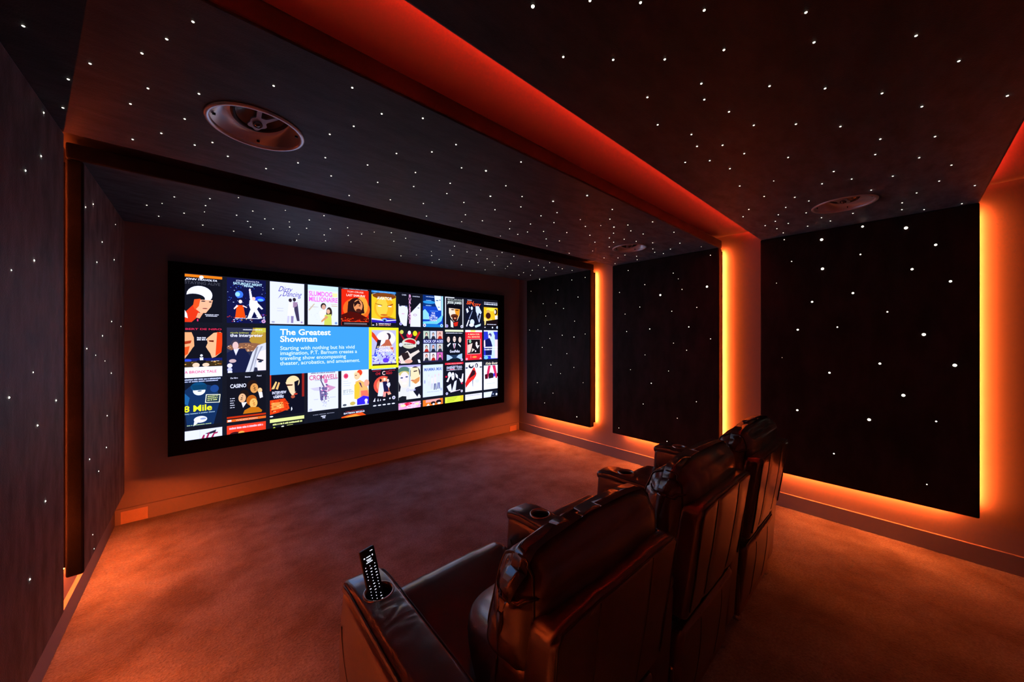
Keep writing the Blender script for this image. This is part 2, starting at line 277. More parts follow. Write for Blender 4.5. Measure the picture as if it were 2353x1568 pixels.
def padded(x0, x1, y0, y1, z0, z1): return bx(x0, x1, y0, y1, z0, z1, bevel=.009, seg=3)
LW = .010
def led(parent, x0, x1, y0, y1, z0, z1, m, off): done('led_strip', bx(x0, x1, y0, y1, z0, z1), m, parent, off=off)
WORDS = {'front': 'nearest the cinema screen', 'middle': 'in the middle bay', 'rear': 'in the bay beside and behind the recliners'}
PANELS = {}
for bay, (y0, y1) in BAYS.items():
    # side panels
    for side in ('right', 'left'):
        if side == 'right': fx, bxk, wx = PXR, PXR+PT, XR
        else: fx, bxk, wx = PXL, PXL-PT*.72, XL
        cx, cy = (fx+bxk)/2, (y0+y1)/2
        p = thing('acoustic_wall_panel', {
            ('right','front'): 'dark star panel on right wall beside the right end of the screen',
            ('right','middle'): 'dark star panel on right wall between the two glowing orange gaps',
            ('right','rear'): 'black star panel on right wall behind the recliners, with the largest stars',
            ('left','front'): 'grey-lit star panel on left wall close to the screen wall corner',
            ('left','middle'): 'large dark grey velvet star panel filling the left edge of the view',
            ('left','rear'): 'dark velvet panel on left wall level with the back of the recliners'}[(side, bay)],
            'wall panel', (cx, cy, 0), 'backlit velvet panels on the side walls'); p['kind'] = 'thing'
        o = (cx, cy, 0)
        done('velvet_face', padded(min(fx,bxk), max(fx,bxk), y0, y1, PZB, PZ-.001), M['velvet_wall'], p, off=o)
        # mounting battens to the wall
        for yy in (y0+.22, y1-.22):
            done('mounting_batten', bx(min(bxk,wx), max(bxk,wx), yy-.02, yy+.02, PZB+.15, PZ-.25), M['velvet_back'], p, off=o)
        s = 1 if side == 'right' else -1
        lx0, lx1 = bxk+s*.002, bxk+s*.010; lx0, lx1 = min(lx0,lx1), max(lx0,lx1)
        # vertical tape: thin face towards the wall, unseen block added behind it to cut spill into the room
        mx = wx-s*.032
        led(p, min(mx, mx+s*.0012), max(mx, mx+s*.0012), y0+.010, y0+.020, PZB+.05, PZ-.02, M['led_wall'], o)
        done('led_light_block', bx(min(bxk, mx-s*.0003), max(bxk, mx-s*.0003), y0+.007, y0+.025, PZB+.05, PZ-.02), M['velvet_back'], p, off=o)
        fx0 = wx-s*.021; led(p, fx0-.005, fx0+.005, y0+.10, y1-.10, PZB+.003, PZB+.003+LW, M['led_foot'], o)
        key = side+'_'+{'front':'front','middle':'mid','rear':'rear'}[bay]
        if key in STARS: put_stars(p, key, side[0])
        PANELS[(side, bay)] = p
    # ceiling panel
    x0, x1 = PXL-PT*.72, PXR+PT
    o = ((x0+x1)/2, (y0+y1)/2, 0)
    p = thing('acoustic_ceiling_panel', {
        'front': 'star ceiling panel in front of the screen, lit blue by the picture',
        'middle': 'star ceiling panel holding the big pale speaker at upper left',
        'rear': 'dark star ceiling panel at upper right above the recliners'}[bay], 'ceiling panel', o, 'velvet star panels on the ceiling'); p['kind'] = 'thing'
    fc = done('velvet_face', padded(x0, x1, y0, y1, PZ, PZ+PT), M['velvet_ceiling'], p, off=o)
    if bay != 'front':
        for c, r in {'middle': [((.160,1.710), .150), ((2.965,1.700), .143)], 'rear': [((2.990,.255), .143)]}[bay]:
            bore(fc, (c[0]-o[0], c[1]-o[1]), r, PZ-.05, PZ+PT+.05)
    for xx in (x0+.45, (x0+x1)/2, x1-.45):
        done('mounting_batten', bx(xx-.02, xx+.02, y0+.2, y1-.2, PZ+PT, ZC), M['velvet_back'], p, off=o)
    if bay == 'rear':
        for ye, sg in ((y0, -1), (y1, 1)):
            ya = ye-sg*.034; yb_ = ya-sg*.0012
            led(p, x0+.05, x1-.05, min(ya, yb_), max(ya, yb_), PZ+PT+.002, PZ+PT+.014, M['led_ceiling' if sg > 0 else 'led_ceiling_rear'], o)
            # unseen strips added before and behind the tape, shielding its light up onto the ceiling
            yl = ye-sg*.018; done('led_light_block', bx(x0+.05, x1-.05, yl-.002, yl+.002, PZ+PT-.001, PZ+PT+.0135), M['velvet_back'], p, off=o)
            yk = ya-sg*.003; done('led_light_block', bx(x0+.05, x1-.05, min(yk, yk-sg*.003), max(yk, yk-sg*.003), PZ+PT-.001, PZ+PT+.0145), M['velvet_back'], p, off=o)
    put_stars(p, {'front':'ceil_front','middle':'ceil_mid','rear':'ceil_rear'}[bay], 'z')

# ---------------------------------------------------------------- ceiling speakers
def speaker(c, R, aim, label):
    t = thing('ceiling_speaker', label, 'speaker', (c[0], c[1], PZ), 'round ceiling speakers')
    s = R/.16
    bm = bmesh.new()
    add_lathe(bm, [(.148*s,.004), (.160*s,.003), (.1615*s,0), (.160*s,-.005), (.154*s,-.0075), (.147*s,-.006), (.145*s,.000), (.145*s,.012)], seg=72)
    done('rim', bm, M['white_trim'], t, smooth=True)
    # tilted bowl: white baffle sloping up from the rim to the woofer opening
    a = math.atan2(aim[1], aim[0]); tilt = math.radians(22)
    ax = Vector((-math.sin(a), math.cos(a), 0))
    Rm = Matrix.Rotation(-tilt, 3, ax)               # woofer axis tips towards the seats
    ctr = Vector((math.cos(a)*.026*s, math.sin(a)*.026*s, .060*s))
    bm = bmesh.new(); seg = 72
    outer = [Vector((.146*s*math.cos(k*2*PI/seg), .146*s*math.sin(k*2*PI/seg), .004)) for k in range(seg)]
    inner = [ctr + Rm @ Vector((.103*s*math.cos(k*2*PI/seg), .103*s*math.sin(k*2*PI/seg), 0)) for k in range(seg)]
    rows = []
    for j in range(9):
        f = j/8; row = []
        for k in range(seg):
            p = outer[k].lerp(inner[k], f); p.z += .012*s*math.sin(PI*f)
            row.append(bm.verts.new(p))
        rows.append(row)
    for A, B in zip(rows, rows[1:]):
        for k in range(seg): bm.faces.new((A[k], A[(k+1) % seg], B[(k+1) % seg], B[k]))
    done('baffle', bm, M['white_trim'], t, smooth=True)
    bm = bmesh.new()
    add_lathe(bm, [(.106*s,.003), (.103*s,-.003), (.096*s,-.007*s), (.090*s,-.001), (.088*s,.004)], c=ctr, mtx=Rm, seg=64)
    done('woofer_surround', bm, M['dark_gasket'], t, smooth=True)
    bm = bmesh.new()
    rr = add_lathe(bm, [(.090*s,.001), (.06*s,.014*s), (.035*s,.026*s), (.022*s,.030*s), (.001,.030*s)], c=ctr, mtx=Rm, seg=64)
    done('woofer_cone', bm, M['cone_grey'], t, smooth=True)
    # bridge with three arms carrying the tweeter
    bm = bmesh.new(); hub = Vector((0, 0, .020*s)); pts = []
    n = 120
    for k in range(n):
        th = k*2*PI/n; rad = .030 + .0035*math.cos(5*(th-a))
        for am in (-.62, .30):
            d = abs((th-a-am+PI) % (2*PI) - PI); rad += (.118 if am < 0 else .060)*math.exp(-(d/.11)**2) + .010*math.exp(-(d/.35)**2)
        pts.append((min(rad, .094)*s*math.cos(th), min(rad, .094)*s*math.sin(th)))
    lo = [bm.verts.new(hub + Rm @ Vector((x, y, -.003))) for x, y in pts]; hi = [bm.verts.new(hub + Rm @ Vector((x, y, .003))) for x, y in pts]
    cl, ch = bm.verts.new(hub + Rm @ Vector((0,0,-.003))), bm.verts.new(hub + Rm @ Vector((0,0,.003)))
    for k in range(n):
        j = (k+1) % n
        bm.faces.new((lo[k], hi[k], hi[j], lo[j])); bm.faces.new((cl, lo[j], lo[k])); bm.faces.new((ch, hi[k], hi[j]))
    br = done('bridge', bm, M['silver'], t)
    bm = bmesh.new()
    add_lathe(bm, [(.0165*s,-.002), (.0165*s,-.008), (.0135*s,-.009), (.012*s,-.005), (.009*s,-.009), (.005*s,-.0115), (.0005,-.012)], c=hub, mtx=Rm, seg=32)
    done('tweeter', bm, M['dome'], t, smooth=True)
    for k in range(4):
        th = a + PI/4 + k*PI/2
        p = Vector((.132*s*math.cos(th), .132*s*math.sin(th), .0135*s))
        bm = bmesh.new(); add_box(bm, p.x-.005, p.x+.005, p.y-.0022, p.y+.0022, p.z-.006, p.z+.002); done('screw', bm, M['dark_gasket'], t)
    return t
speaker((.160, 1.710), .160, (.62, -.78), 'large pale round ceiling speaker at upper left, lit blue by the screen')
speaker((2.965, 1.700), .152, (-.62, -.78), 'small red-lit ceiling speaker close to the right wall, between two orange gaps')
speaker((2.990, .255), .152, (-.66, .75), 'dark ceiling speaker with red bridge, above the black panel with large stars')

# ---------------------------------------------------------------- vents in the front skirting
def vent(x0, x1, z0, z1, label):
    t = thing('skirting_vent', label, 'vent', ((x0+x1)/2, YF-BT, 0), 'air vents in the front skirting'); o = tuple(t.location)
    y = YF-BT; bm = bmesh.new(); f = .010
    for a in ((x0,x1,z0,z0+f), (x0,x1,z1-f,z1), (x0,x0+f,z0+f,z1-f), (x1-f,x1,z0+f,z1-f)): add_box(bm, a[0], a[1], y-.007, y, a[2], a[3])
    done('frame', bm, M['vent_cream'], t, off=o)
    bm = bmesh.new(); n = 9
    for k in range(n):
        z = z0+f+(z1-z0-2*f)*(k+.5)/n; add_box(bm, x0+f, x1-f, y-.0045, y, z-.0026, z+.0026)
    add_box(bm, (x0+x1)/2-.002, (x0+x1)/2+.002, y-.005, y, z0+f, z1-f)
    done('slats', bm, M['vent_cream'], t, off=o)
    done('backing', bx(x0+f*.8, x1-f*.8, y-.0015, y-.0002, z0+f*.8, z1-f*.8), M['vent_cream'], t, off=o)
vent(-.478, -.332, .006, .100, 'cream slatted vent at left end of front skirting, glowing orange')
vent(3.500, 3.642, .006, .086, 'small cream vent at right end of front skirting beside the corner')

# ---------------------------------------------------------------- screen
SX0, SX1, SZ0, SZ1, SY = -.218, 3.355, .475, 2.070, 3.965
IX0, IX1, IZ0, IZ1 = -.118, 3.238, .585, 1.985
scr = thing('projection_screen', 'wide cinema screen with black frame showing a grid of film covers', 'screen', ((SX0+SX1)/2, 4.0, 0))
so = tuple(scr.location)
bm = bmesh.new()
for a in ((SX0,SX1,SZ0,IZ0), (SX0,SX1,IZ1,SZ1), (SX0,IX0,IZ0,IZ1), (IX1,SX1,IZ0,IZ1)):
    b2 = bx(a[0], a[1], SY, YF-.001, a[2], a[3]); t_ = bpy.data.meshes.new('t'); b2.to_mesh(t_); b2.free(); bm.from_mesh(t_); bpy.data.meshes.remove(t_)
done('frame', bm, M['frame_black'], scr, off=so)
SURF = SY + .012
def picture_obj(name, parent, rects, texts=()):
    """rects: list of (points2d, layer, linear colour, coarse) -> one flat mesh in the picture plane"""
    bm = bmesh.new(); lay = bm.loops.layers.float_color.new('tint')
    for pts, lv, colr, coarse in rects:
        vs_ = [bm.verts.new((x, SURF-.0005*lv, z)) for x, z in pts]
        try: f = bm.faces.new(vs_)
        except ValueError: continue
        f.material_index = 0 if coarse else 1
        for l in f.loops: l[lay] = (*colr, 1)
    bmesh.ops.triangulate(bm, faces=[f for f in bm.faces if len(f.verts) > 4])
    bm.normal_update()
    for f in bm.faces:
        if f.normal.y > 0: f.normal_flip()
    for me_t, lv, colr in texts:
        n0 = len(bm.faces); bm.from_mesh(me_t); bm.faces.ensure_lookup_table()
        lay = bm.loops.layers.float_color['tint']
        for f in bm.faces[n0:]:
            f.material_index = 1
            for l in f.loops: l[lay] = (*colr, 1)
        bpy.data.meshes.remove(me_t)
    return done(name, bm, [M['picture'], M['picture_fine']], parent, off=so)
def text_mesh(body, x, z, h, wmax, align='L', bold=0., lv=6, lead=1.0, xscale=1., slant=0.):
    cu = bpy.data.curves.new('t', 'FONT'); cu.body = body; cu.size = h*1.38; cu.offset = bold*h*.05; cu.space_line = lead; cu.resolution_u = 3
    cu.align_x = {'L': 'LEFT', 'C': 'CENTER', 'R': 'RIGHT'}[align]; cu.shear = slant
    ob = bpy.data.objects.new('t', cu); COL.objects.link(ob); bpy.context.view_layer.update()
    me = bpy.data.meshes.new_from_object(ob.evaluated_get(bpy.context.evaluated_depsgraph_get())); bpy.data.objects.remove(ob); bpy.data.curves.remove(cu)
    if not me.vertices: return me
    xs = [v.co.x for v in me.vertices]; wd = max(xs)-min(xs); k = min(xscale, wmax/wd) if wmax else xscale
    if wmax and xscale < 0: k = wmax/wd
    for v in me.vertices: v.co = Vector((x + v.co.x*k, SURF-.0005*lv, z + v.co.y))
    for a in list(me.attributes):
        if a.name not in ('position', '.edge_verts', '.corner_vert', '.corner_edge'):
            try: me.attributes.remove(a)
            except Exception: pass
    return me
TW, TH, PITCH = .283, .402, .3146
ROWZ = [1.978, 1.535, 1.100, .662]
def clipx(v): return min(max(v, IX0), IX1)
def clipz(v): return min(max(v, IZ0), IZ1)
def poster(col, row, bg, shapes, name='film_cover', parent=None, box=None, bglay=1):
    X0 = .468 + (col-3)*PITCH; Z1 = ROWZ[row-1]; W, Hh = TW, TH
    if box: X0, Z1, W, Hh = box
    def P(x, y): return (clipx(X0+x*W), clipz(Z1-y*Hh))
    rects = [([P(0,0), P(1,0), P(1,1), P(0,1)], bglay, srgb(bg), True)]; texts = []
    lv = bglay+1
    for s in shapes:
        c = srgb(s[-1]); k = s[0]
        if k == 'r': rects.append(([P(s[1],s[2]), P(s[3],s[2]), P(s[3],s[4]), P(s[1],s[4])], lv, c, abs((s[3]-s[1])*(s[4]-s[2])) > .15))
        elif k == 'e':
            rot = s[5] if len(s) > 6 else 0
            q = []
            for j in range(22):
                ex, ey = s[3]*math.cos(j*2*PI/22), s[4]*math.sin(j*2*PI/22)
                q.append(P(s[1]+ex*math.cos(rot)-ey*math.sin(rot), s[2]+ex*math.sin(rot)+ey*math.cos(rot)))
            rects.append((q, lv, c, s[3]*s[4] > .05))
        elif k == 'p': rects.append(([P(*q) for q in s[1]], lv, c, False))
        elif k == 'g':
            # a line of print too small to read: short strokes of varying width
            rd = random.Random(int(s[1]*1000+s[2]*7000+col*31+row)); xx = s[1]
            while xx < s[1]+s[4]:
                ww = rd.uniform(.018, .035); gp = rd.choice([.006, .006, .006, .02]); hh = s[3]*rd.uniform(.8, 1)
                rects.append(([P(xx,s[2]-hh), P(min(xx+ww,s[1]+s[4]),s[2]-hh), P(min(xx+ww,s[1]+s[4]),s[2]), P(xx,s[2])], lv, c, False)); xx += ww+gp
        elif k == 't':
            # ('t', x, y_baseline, height, width, text, opts, colour)
            px, pz = X0+s[1]*W, Z1-s[2]*Hh
            if pz < IZ0: continue
            o = s[6] if len(s) > 7 else {}
            me = text_mesh(s[5], px, pz, s[3]*Hh, s[4]*W, lv=lv, xscale=-1 if o.get('fit') else 1., **{a: b for a, b in o.items() if a != 'fit'})
            for v in me.vertices: v.co.x = clipx(v.co.x); v.co.z = clipz(v.co.z)
            texts.append((me, lv, c))
        lv += .45
    return picture_obj(name, parent or PIC, rects, texts)
PIC = picture_obj('picture', scr, [([(IX0,IZ0),(IX1,IZ0),(IX1,IZ1),(IX0,IZ1)], 0, srgb('14151c'), True)])
# the picture plane is opaque from behind too
W_, K_ = 'e6e6ee', '111118'
C = {'align': 'C'}; CB_ = {'align': 'C', 'bold': .6}; B_ = {'bold': .6}; F_ = {'fit': 1}; FB = {'fit': 1, 'bold': .6}; CF = {'align': 'C', 'fit': 1, 'bold': .4}
def face(x, y, r, skin, hair, right=True):
    d = 1 if right else -1
    return [('e', x-.02*d, y-.03, r*1.12, r*1.0, hair), ('e', x+.03*d, y+.04, r*.86, r*.92, skin), ('e', x+.25*r*d, y-.08*r, r*.13, r*.06, hair), ('e', x-.3*r*d+.05*d, y-.05*r, r*.12, r*.06, hair),
            ('p', [(x+.05*d, y+.02), (x+(.05+r*.16)*d, y+r*.42), (x+.0*d, y+r*.42)], hair), ('e', x+.05*d, y+.68*r, r*.3, r*.07, hair)]
def dots(n, x0, y0, x1, y1, cols, seed, r=(.008,.02), flat=.5):
    rd = random.Random(seed)
    return [('e', rd.uniform(x0,x1), rd.uniform(y0,y1), rd.uniform(*r)*1.5, rd.uniform(*r)*flat, rd.choice(cols)) for _ in range(n)]
def figure(x, y, h, body, skin='e8c8b0', legs=None):
    wd = h*.14; legs = legs or body
    return [('p', [(x-wd*.7,y+h*.55),(x-wd*.1,y+h*.55),(x-wd*.3,y+h),(x-wd*.9,y+h)], legs), ('p', [(x+wd*.1,y+h*.55),(x+wd*.7,y+h*.55),(x+wd*.95,y+h),(x+wd*.4,y+h)], legs),
            ('p', [(x-wd,y+h*.2),(x+wd,y+h*.2),(x+wd*.7,y+h*.6),(x-wd*.7,y+h*.6)], body), ('e', x, y+h*.1, h*.075, h*.085, skin)]
def disc(x, y, c='c8b8e0', r=.055): return [('e', x, y, r, r*.72, c), ('e', x, y, r*.5, r*.36, '77668f')]
# ---- row 1
poster(1, 1, K_, [('r',.13,0,1,.055,'f07a14'), ('e',.52,.045,.05,.035,'fff0d0'), ('t',.17,.115,.038,.72,'JOHN TRAVOLTA',{'fit':1,'bold':.8,'slant':.3},W_), ('t',.15,.20,.062,.80,'STAYING ALIVE',FB,'3a3a40'),
    ('p',[(.13,.8),(.35,.62),(.5,.72),(.42,.9),(.30,1),(.13,1)],'e03414'), ('p',[(.13,.75),(.2,.82),(.22,.92),(.13,.9)],'f4e4dc'),
    ('e',.48,.42,.29,.19,'e8e6ea'), ('e',.36,.50,.24,.10,K_), ('p',[(.36,.52),(.78,.52),(.74,.66),(.62,.80),(.50,.80),(.36,.70)],'f4b080'), ('p',[(.36,.52),(.50,.50),(.46,.66),(.38,.74),(.33,.66)],'e8501c'),
    ('e',.56,.55,.05,.012,'30202a'), ('e',.72,.56,.035,.012,'30202a'), ('e',.60,.705,.06,.01,'7c3030'), ('p',[(.44,.80),(.56,.80),(.48,.92),(.40,.90)],'f0a070'),
    ('g',.60,.84,.016,.32,W_), ('g',.62,.87,.016,.26,W_), ('r',.42,.93,.45,.98,'d83068')])
poster(2, 1, '10123a', dots(40,0,.15,1,.6,['2a48c8','3a70e0','c8d8ff'],3,(.004,.012),.6) + dots(46,0,.78,1,.97,['e0b040','d03030','3048c0','f0f0f0','803018'],5) +
    [('e',.30,.36,.10,.08,'3a70f0'), ('e',.26,.36,.06,.05,'90d0ff'), ('e',.83,.44,.14,.06,'1c40d8'), ('e',.85,.46,.08,.03,'60b0f0'),
     ('t',.22,.075,.038,.60,'JOHN TRAVOLTA',F_,'d8e0f0'), ('t',.15,.145,.055,.74,'SATURDAY NIGHT',FB,'bfe6f4'), ('t',.42,.185,.038,.24,'FEVER',FB,'bfe6f4'),
     ('p',[(.24,.60),(.40,.60),(.46,.88),(.20,.88)],'f0480c'), ('e',.33,.52,.045,.04,'f4dcd0'), ('p',[(.24,.60),(.16,.68),(.18,.70),(.28,.62)],'f4dcd0'), ('p',[(.40,.60),(.50,.64),(.49,.66),(.38,.62)],'f4dcd0')] +
    [('p',[(.56,.48),(.76,.48),(.80,.62),(.72,.72),(.60,.72),(.55,.60)],W_), ('p',[(.55,.28),(.60,.28),(.65,.48),(.58,.50)],W_), ('e',.57,.25,.025,.035,'f4dcd0'), ('p',[(.74,.50),(.92,.66),(.88,.68),(.72,.56)],W_),
     ('p',[(.58,.70),(.70,.70),(.60,.90),(.50,.90)],W_), ('p',[(.66,.70),(.76,.68),(.90,.88),(.80,.90)],W_), ('e',.67,.44,.045,.04,'e8c0a8'), ('g',.2,.90,.02,.6,W_)] + disc(.93,.95,'e0a0c0'))
poster(3, 1, 'dcdce4', [('t',.22,.22,.13,.42,'Dirty',{'slant':.5,'fit':1},'3a2494'), ('t',.34,.33,.13,.58,'Dancing',{'slant':.5,'fit':1},'3a2494'), ('p',[(.30,.30),(.34,.29),(.22,.40)],'3a2494'),
    ('p',[(.54,.46),(.70,.46),(.68,.80),(.50,.80)],'f4f2f4'), ('e',.58,.42,.05,.045,'2a2028'), ('e',.70,.40,.05,.045,'2a2028'), ('p',[(.68,.44),(.80,.50),(.86,.92),(.78,.92),(.70,.66)],'3c344c'),
    ('p',[(.50,.80),(.56,.80),(.54,.97),(.48,.97)],'c8c0cc'), ('p',[(.60,.80),(.68,.80),(.67,.97),(.60,.97)],'8a7c9c'), ('p',[(.66,.46),(.80,.46),(.78,.56),(.66,.60)],'9c7c90'), ('r',.20,.62,.38,.63,'b8b8c4'), ('r',.20,.68,.38,.69,'b8b8c4'), ('e',.09,.955,.05,.02,'a0a0ac')] + disc(.92,.95,'c8b8c0',.04))
poster(4, 1, 'dcdedf', [('r',0,0,1,.12,'c4dcd8'), ('t',.03,.27,.12,.76,'SLUMDOG',FB,'e460c8'), ('t',.03,.41,.12,.94,'MILLIONAIRE',FB,'e460c8'), ('r',.80,.17,.97,.27,'e8e890'), ('r',.75,.46,.97,.47,'c8a060'), ('r',.77,.50,.97,.515,'c8a060'),
    ('e',.50,.52,.09,.08,'28201c'), ('e',.51,.545,.065,.065,'d09c7c'), ('p',[(.36,.66),(.60,.60),(.56,.82),(.40,.84)],'ece8e4'), ('e',.69,.68,.10,.14,'30241c'), ('e',.66,.655,.06,.06,'dca882'),
    ('p',[(.54,.74),(.76,.72),(.78,1),(.52,1)],'c8cc50'), ('p',[(.60,.76),(.66,.80),(.44,.94),(.42,.90)],'d8945c'), ('e',.2,.55,.16,.005,'b09878'), ('p',[(.02,.62),(.2,.46),(.22,.48),(.04,.66)],'c8b48c')] + dots(16,.03,.55,.45,.95,['c0b8a8'],11,(.004,.01)) + disc(.92,.95,'88b8e0',.05))
poster(5, 1, 'e0240c', [('r',0,0,1,.035,'1a0a0c'), ('t',.04,.03,.022,.92,'2 DISC WIDESCREEN EDITION',F_,W_), ('e',.55,.55,.5,.3,'f0641c'), ('e',.75,.45,.22,.25,'fc9c30'), ('t',.20,.115,.045,.6,'TOM CRUISE',F_,'f8e0c0'), ('t',.17,.215,.06,.68,'LAST SAMURAI',FB,'f8d8b8'),
    ('e',.52,.50,.30,.25,'2a1210'), ('p',[(.24,.36),(.56,.24),(.78,.36),(.84,.66),(.20,.70)],'2a1210'), ('e',.60,.46,.17,.17,'e08c50'), ('p',[(.44,.38),(.62,.30),(.72,.44),(.58,.40),(.46,.50)],'2a1210'), ('e',.66,.46,.04,.012,'2a1210'), ('e',.62,.59,.10,.05,'4a1c14'),
    ('p',[(0,.72),(.3,.62),(.62,.66),(1,.80),(1,.88),(0,.88)],'4c0c08')] + dots(40,0,.80,1,.90,['e8300c','8c1008','fc6420'],13,(.01,.03)) + [('r',0,.90,1,1,'120c10'), ('r',.08,.935,.92,.945,'a8a0a0'), ('r',.08,.965,.92,.972,'a8a0a0')])
poster(6, 1, 'e8c020', [('r',0,0,1,.055,'2478b8'), ('t',.06,.045,.032,.88,'2 DISC WIDESCREEN EDITION',F_,'a0e0f8'), ('r',0,.055,1,.11,'0c1420'), ('t',.04,.10,.032,.92,'LEONARDO DICAPRIO',F_,W_),
    ('e',.52,.14,.48,.09,'7c3c10'), ('e',.5,.48,.40,.32,'e8a81c'), ('e',.42,.46,.24,.26,'ecc43c'), ('t',.22,.245,.085,.62,'AVIATOR',FB,'f8eed8'), ('p',[(.14,.36),(.44,.40),(.40,.42),(.16,.38)],'9c5c10'), ('p',[(.62,.42),(.88,.34),(.86,.38),(.66,.44)],'9c3c10'),
    ('e',.32,.43,.08,.02,'f4ecc0'), ('e',.74,.43,.08,.02,'f4ecc0'), ('e',.50,.68,.15,.025,'c8641c'), ('p',[(.34,.74),(.72,.72),(.60,.88),(.44,.88)],'c8500c'), ('p',[(.7,.72),(1,.78),(1,.84),(.6,.84)],'a07c14'),
    ('p',[(0,.80),(.45,.82),(.55,.76),(1,.80),(1,.92),(0,.92)],'2c1c9c'), ('p',[(0,.78),(.48,.82),(.48,.85),(0,.82)],'f0ecf4'), ('p',[(.58,.83),(1,.81),(1,.83),(.58,.86)],'f0ecf4'), ('e',.52,.82,.10,.05,'6c9cd8'), ('e',.52,.84,.05,.03,'141c44'), ('r',0,.90,1,1,'14141c'), ('t',.20,.985,.065,.08,'5',CB_,'f4d8c8'), ('g',.28,.945,.026,.5,W_), ('g',.28,.985,.024,.5,'e09080'), ('e',.06,.975,.04,.012,W_)])
poster(7, 1, K_, [('p',[(0,.34),(.36,.32),(.42,.52),(.36,.66),(.36,.98),(.24,.98),(.08,.86),(0,.62)],'dedee4'), ('p',[(.04,.30),(.40,.28),(.42,.38),(.02,.38)],K_), ('e',.08,.39,.05,.015,'404858'), ('e',.34,.39,.05,.018,'506088'), ('e',.20,.62,.07,.014,'d8a8b0'),
    ('p',[(.98,.26),(1,.30),(1,1),(.52,1),(.52,.60)],'dedee2'), ('e',.90,.42,.05,.012,'606470'), ('e',.74,.64,.09,.035,'b8a0a8'), ('e',.74,.64,.06,.018,'e0dce0'), ('t',.14,.075,.036,.20,'CHER',F_,W_), ('t',.62,.095,.034,.34,'CHRISTINA',F_,W_)] +
    [('t',.50,.115+.0985*i,.085,.14,ch,CB_,'f4a8cc') for i, ch in enumerate('BURLESQUE')] + disc(.09,.92,'b0a8e0',.06))
poster(8, 1, '1440a8', [('r',0,0,1,.35,'0c2c64'), ('e',.3,.22,.3,.05,'2c8cc0'), ('p',[(.56,0),(.90,0),(.90,.46),(.76,.46),(.60,.26)],'dce8f0'), ('e',.70,.15,.07,.014,'304c78'), ('e',.84,.13,.05,.012,'304c78'), ('e',.78,.36,.06,.014,'607ca0'), ('r',.92,0,1,.62,'a8e0e8'), ('p',[(.92,.62),(1,.62),(.92,.80),(.70,.90),(.0,.90),(.0,.83),(.62,.80)],'6cc8d8'),
    ('p',[(0,.50),(.10,.44),(.28,.58),(.30,.76),(0,.76)],'88d0e0'), ('g',.14,.06,.02,.4,'c8dcf4'), ('g',.16,.17,.02,.24,'a0c4e8'), ('g',.14,.34,.03,.26,'a0c4e8'), ('g',.34,.50,.018,.4,'6ca8e8'),
    ('t',.50,.58,.05,.28,'THE',CB_,W_), ('t',.50,.66,.06,.34,'GIRL',CB_,W_), ('t',.50,.73,.06,.6,'ON THE',CB_,W_), ('t',.50,.81,.065,.6,'TRAIN',CB_,W_), ('r',.0,.915,1,1,'1878b8')] + disc(.07,.945,'e8e8f8',.07) + disc(.92,.945,'b0e8f4',.07))
poster(9, 1, '14141a', [('r',0,0,.5,.03,'dcdcd4'), ('r',0,0,.05,1,'c8c8c4'), ('r',.95,.03,1,1,'d4d4cc'), ('r',.06,.05,.93,.95,'14141a'), ('t',.13,.085,.034,.78,'BRAD PITT  CASEY AFFLECK',F_,'d8e0d0'), ('t',.13,.12,.026,.78,'THE ASSASSINATION OF',F_,'b8c8b0'), ('t',.13,.21,.075,.78,'JESSE JAMES',FB,'e0e8d4'),
    ('p',[(.10,.30),(.25,.24),(.80,.26),(.90,.34),(.88,.38),(.12,.36)],'0c0a10'), ('p',[(.20,.36),(.80,.38),(.78,.58),(.66,.76),(.46,.80),(.30,.68),(.20,.52)],'ecd4b0'), ('p',[(.50,.38),(.80,.38),(.76,.58),(.64,.74),(.58,.60)],'e8901c'), ('e',.40,.41,.09,.018,'5c3418'), ('e',.64,.42,.09,.018,'5c2c10'), ('e',.50,.62,.20,.07,'5c2814'), ('e',.52,.70,.14,.09,'381410'), ('e',.53,.69,.07,.03,'c87850'), ('p',[(.28,.74),(.42,.82),(.44,1),(.30,.98)],'d8d8c4'), ('p',[(.44,.84),(.70,.80),(.66,.94),(.50,.96)],'d02414')] + disc(.09,.95,'b4a8d8',.07) + disc(.90,.96,'dcdce0',.07))
poster(10, 1, '0e1020', [('t',.06,.19,.11,.44,'SIN',{'fit':1,'bold':.9,'slant':.3},'f0501c'), ('t',.42,.24,.09,.50,'CITY',{'fit':1,'bold':.9,'slant':.3},'f0501c'), ('r',.12,.04,.38,.055,'e8e0dc'),
    ('p',[(.60,.24),(.80,.24),(.98,.44),(.92,.52),(.82,.46),(.74,.58),(.62,.42)],'c8d4ec'), ('e',.38,.32,.06,.06,'dce4f4'), ('p',[(.04,.36),(.12,.32),(.20,.44),(.10,.50)],'dce4f4'), ('p',[(.20,.25),(.28,.30),(.24,.34)],'c8d4ec'), ('p',[(.18,.72),(.24,.72),(.10,.96),(.04,.94)],'e8e8f0'), ('p',[(.40,.40),(.42,.42),(.24,.70),(.20,.68)],'8c98b4'), ('p',[(.66,.52),(.70,.54),(.82,.76),(.80,.80)],'a8b4cc'), ('p',[(.86,.54),(.92,.54),(.84,.80),(.80,.80)],'c0c8dc'),
    ('e',.40,.80,.13,.10,'d0dcf0'), ('e',.36,.90,.14,.06,'e8ecf4'), ('p',[(.54,.92),(.92,.84),(.90,.92),(.60,.99)],'c0d8d0')])
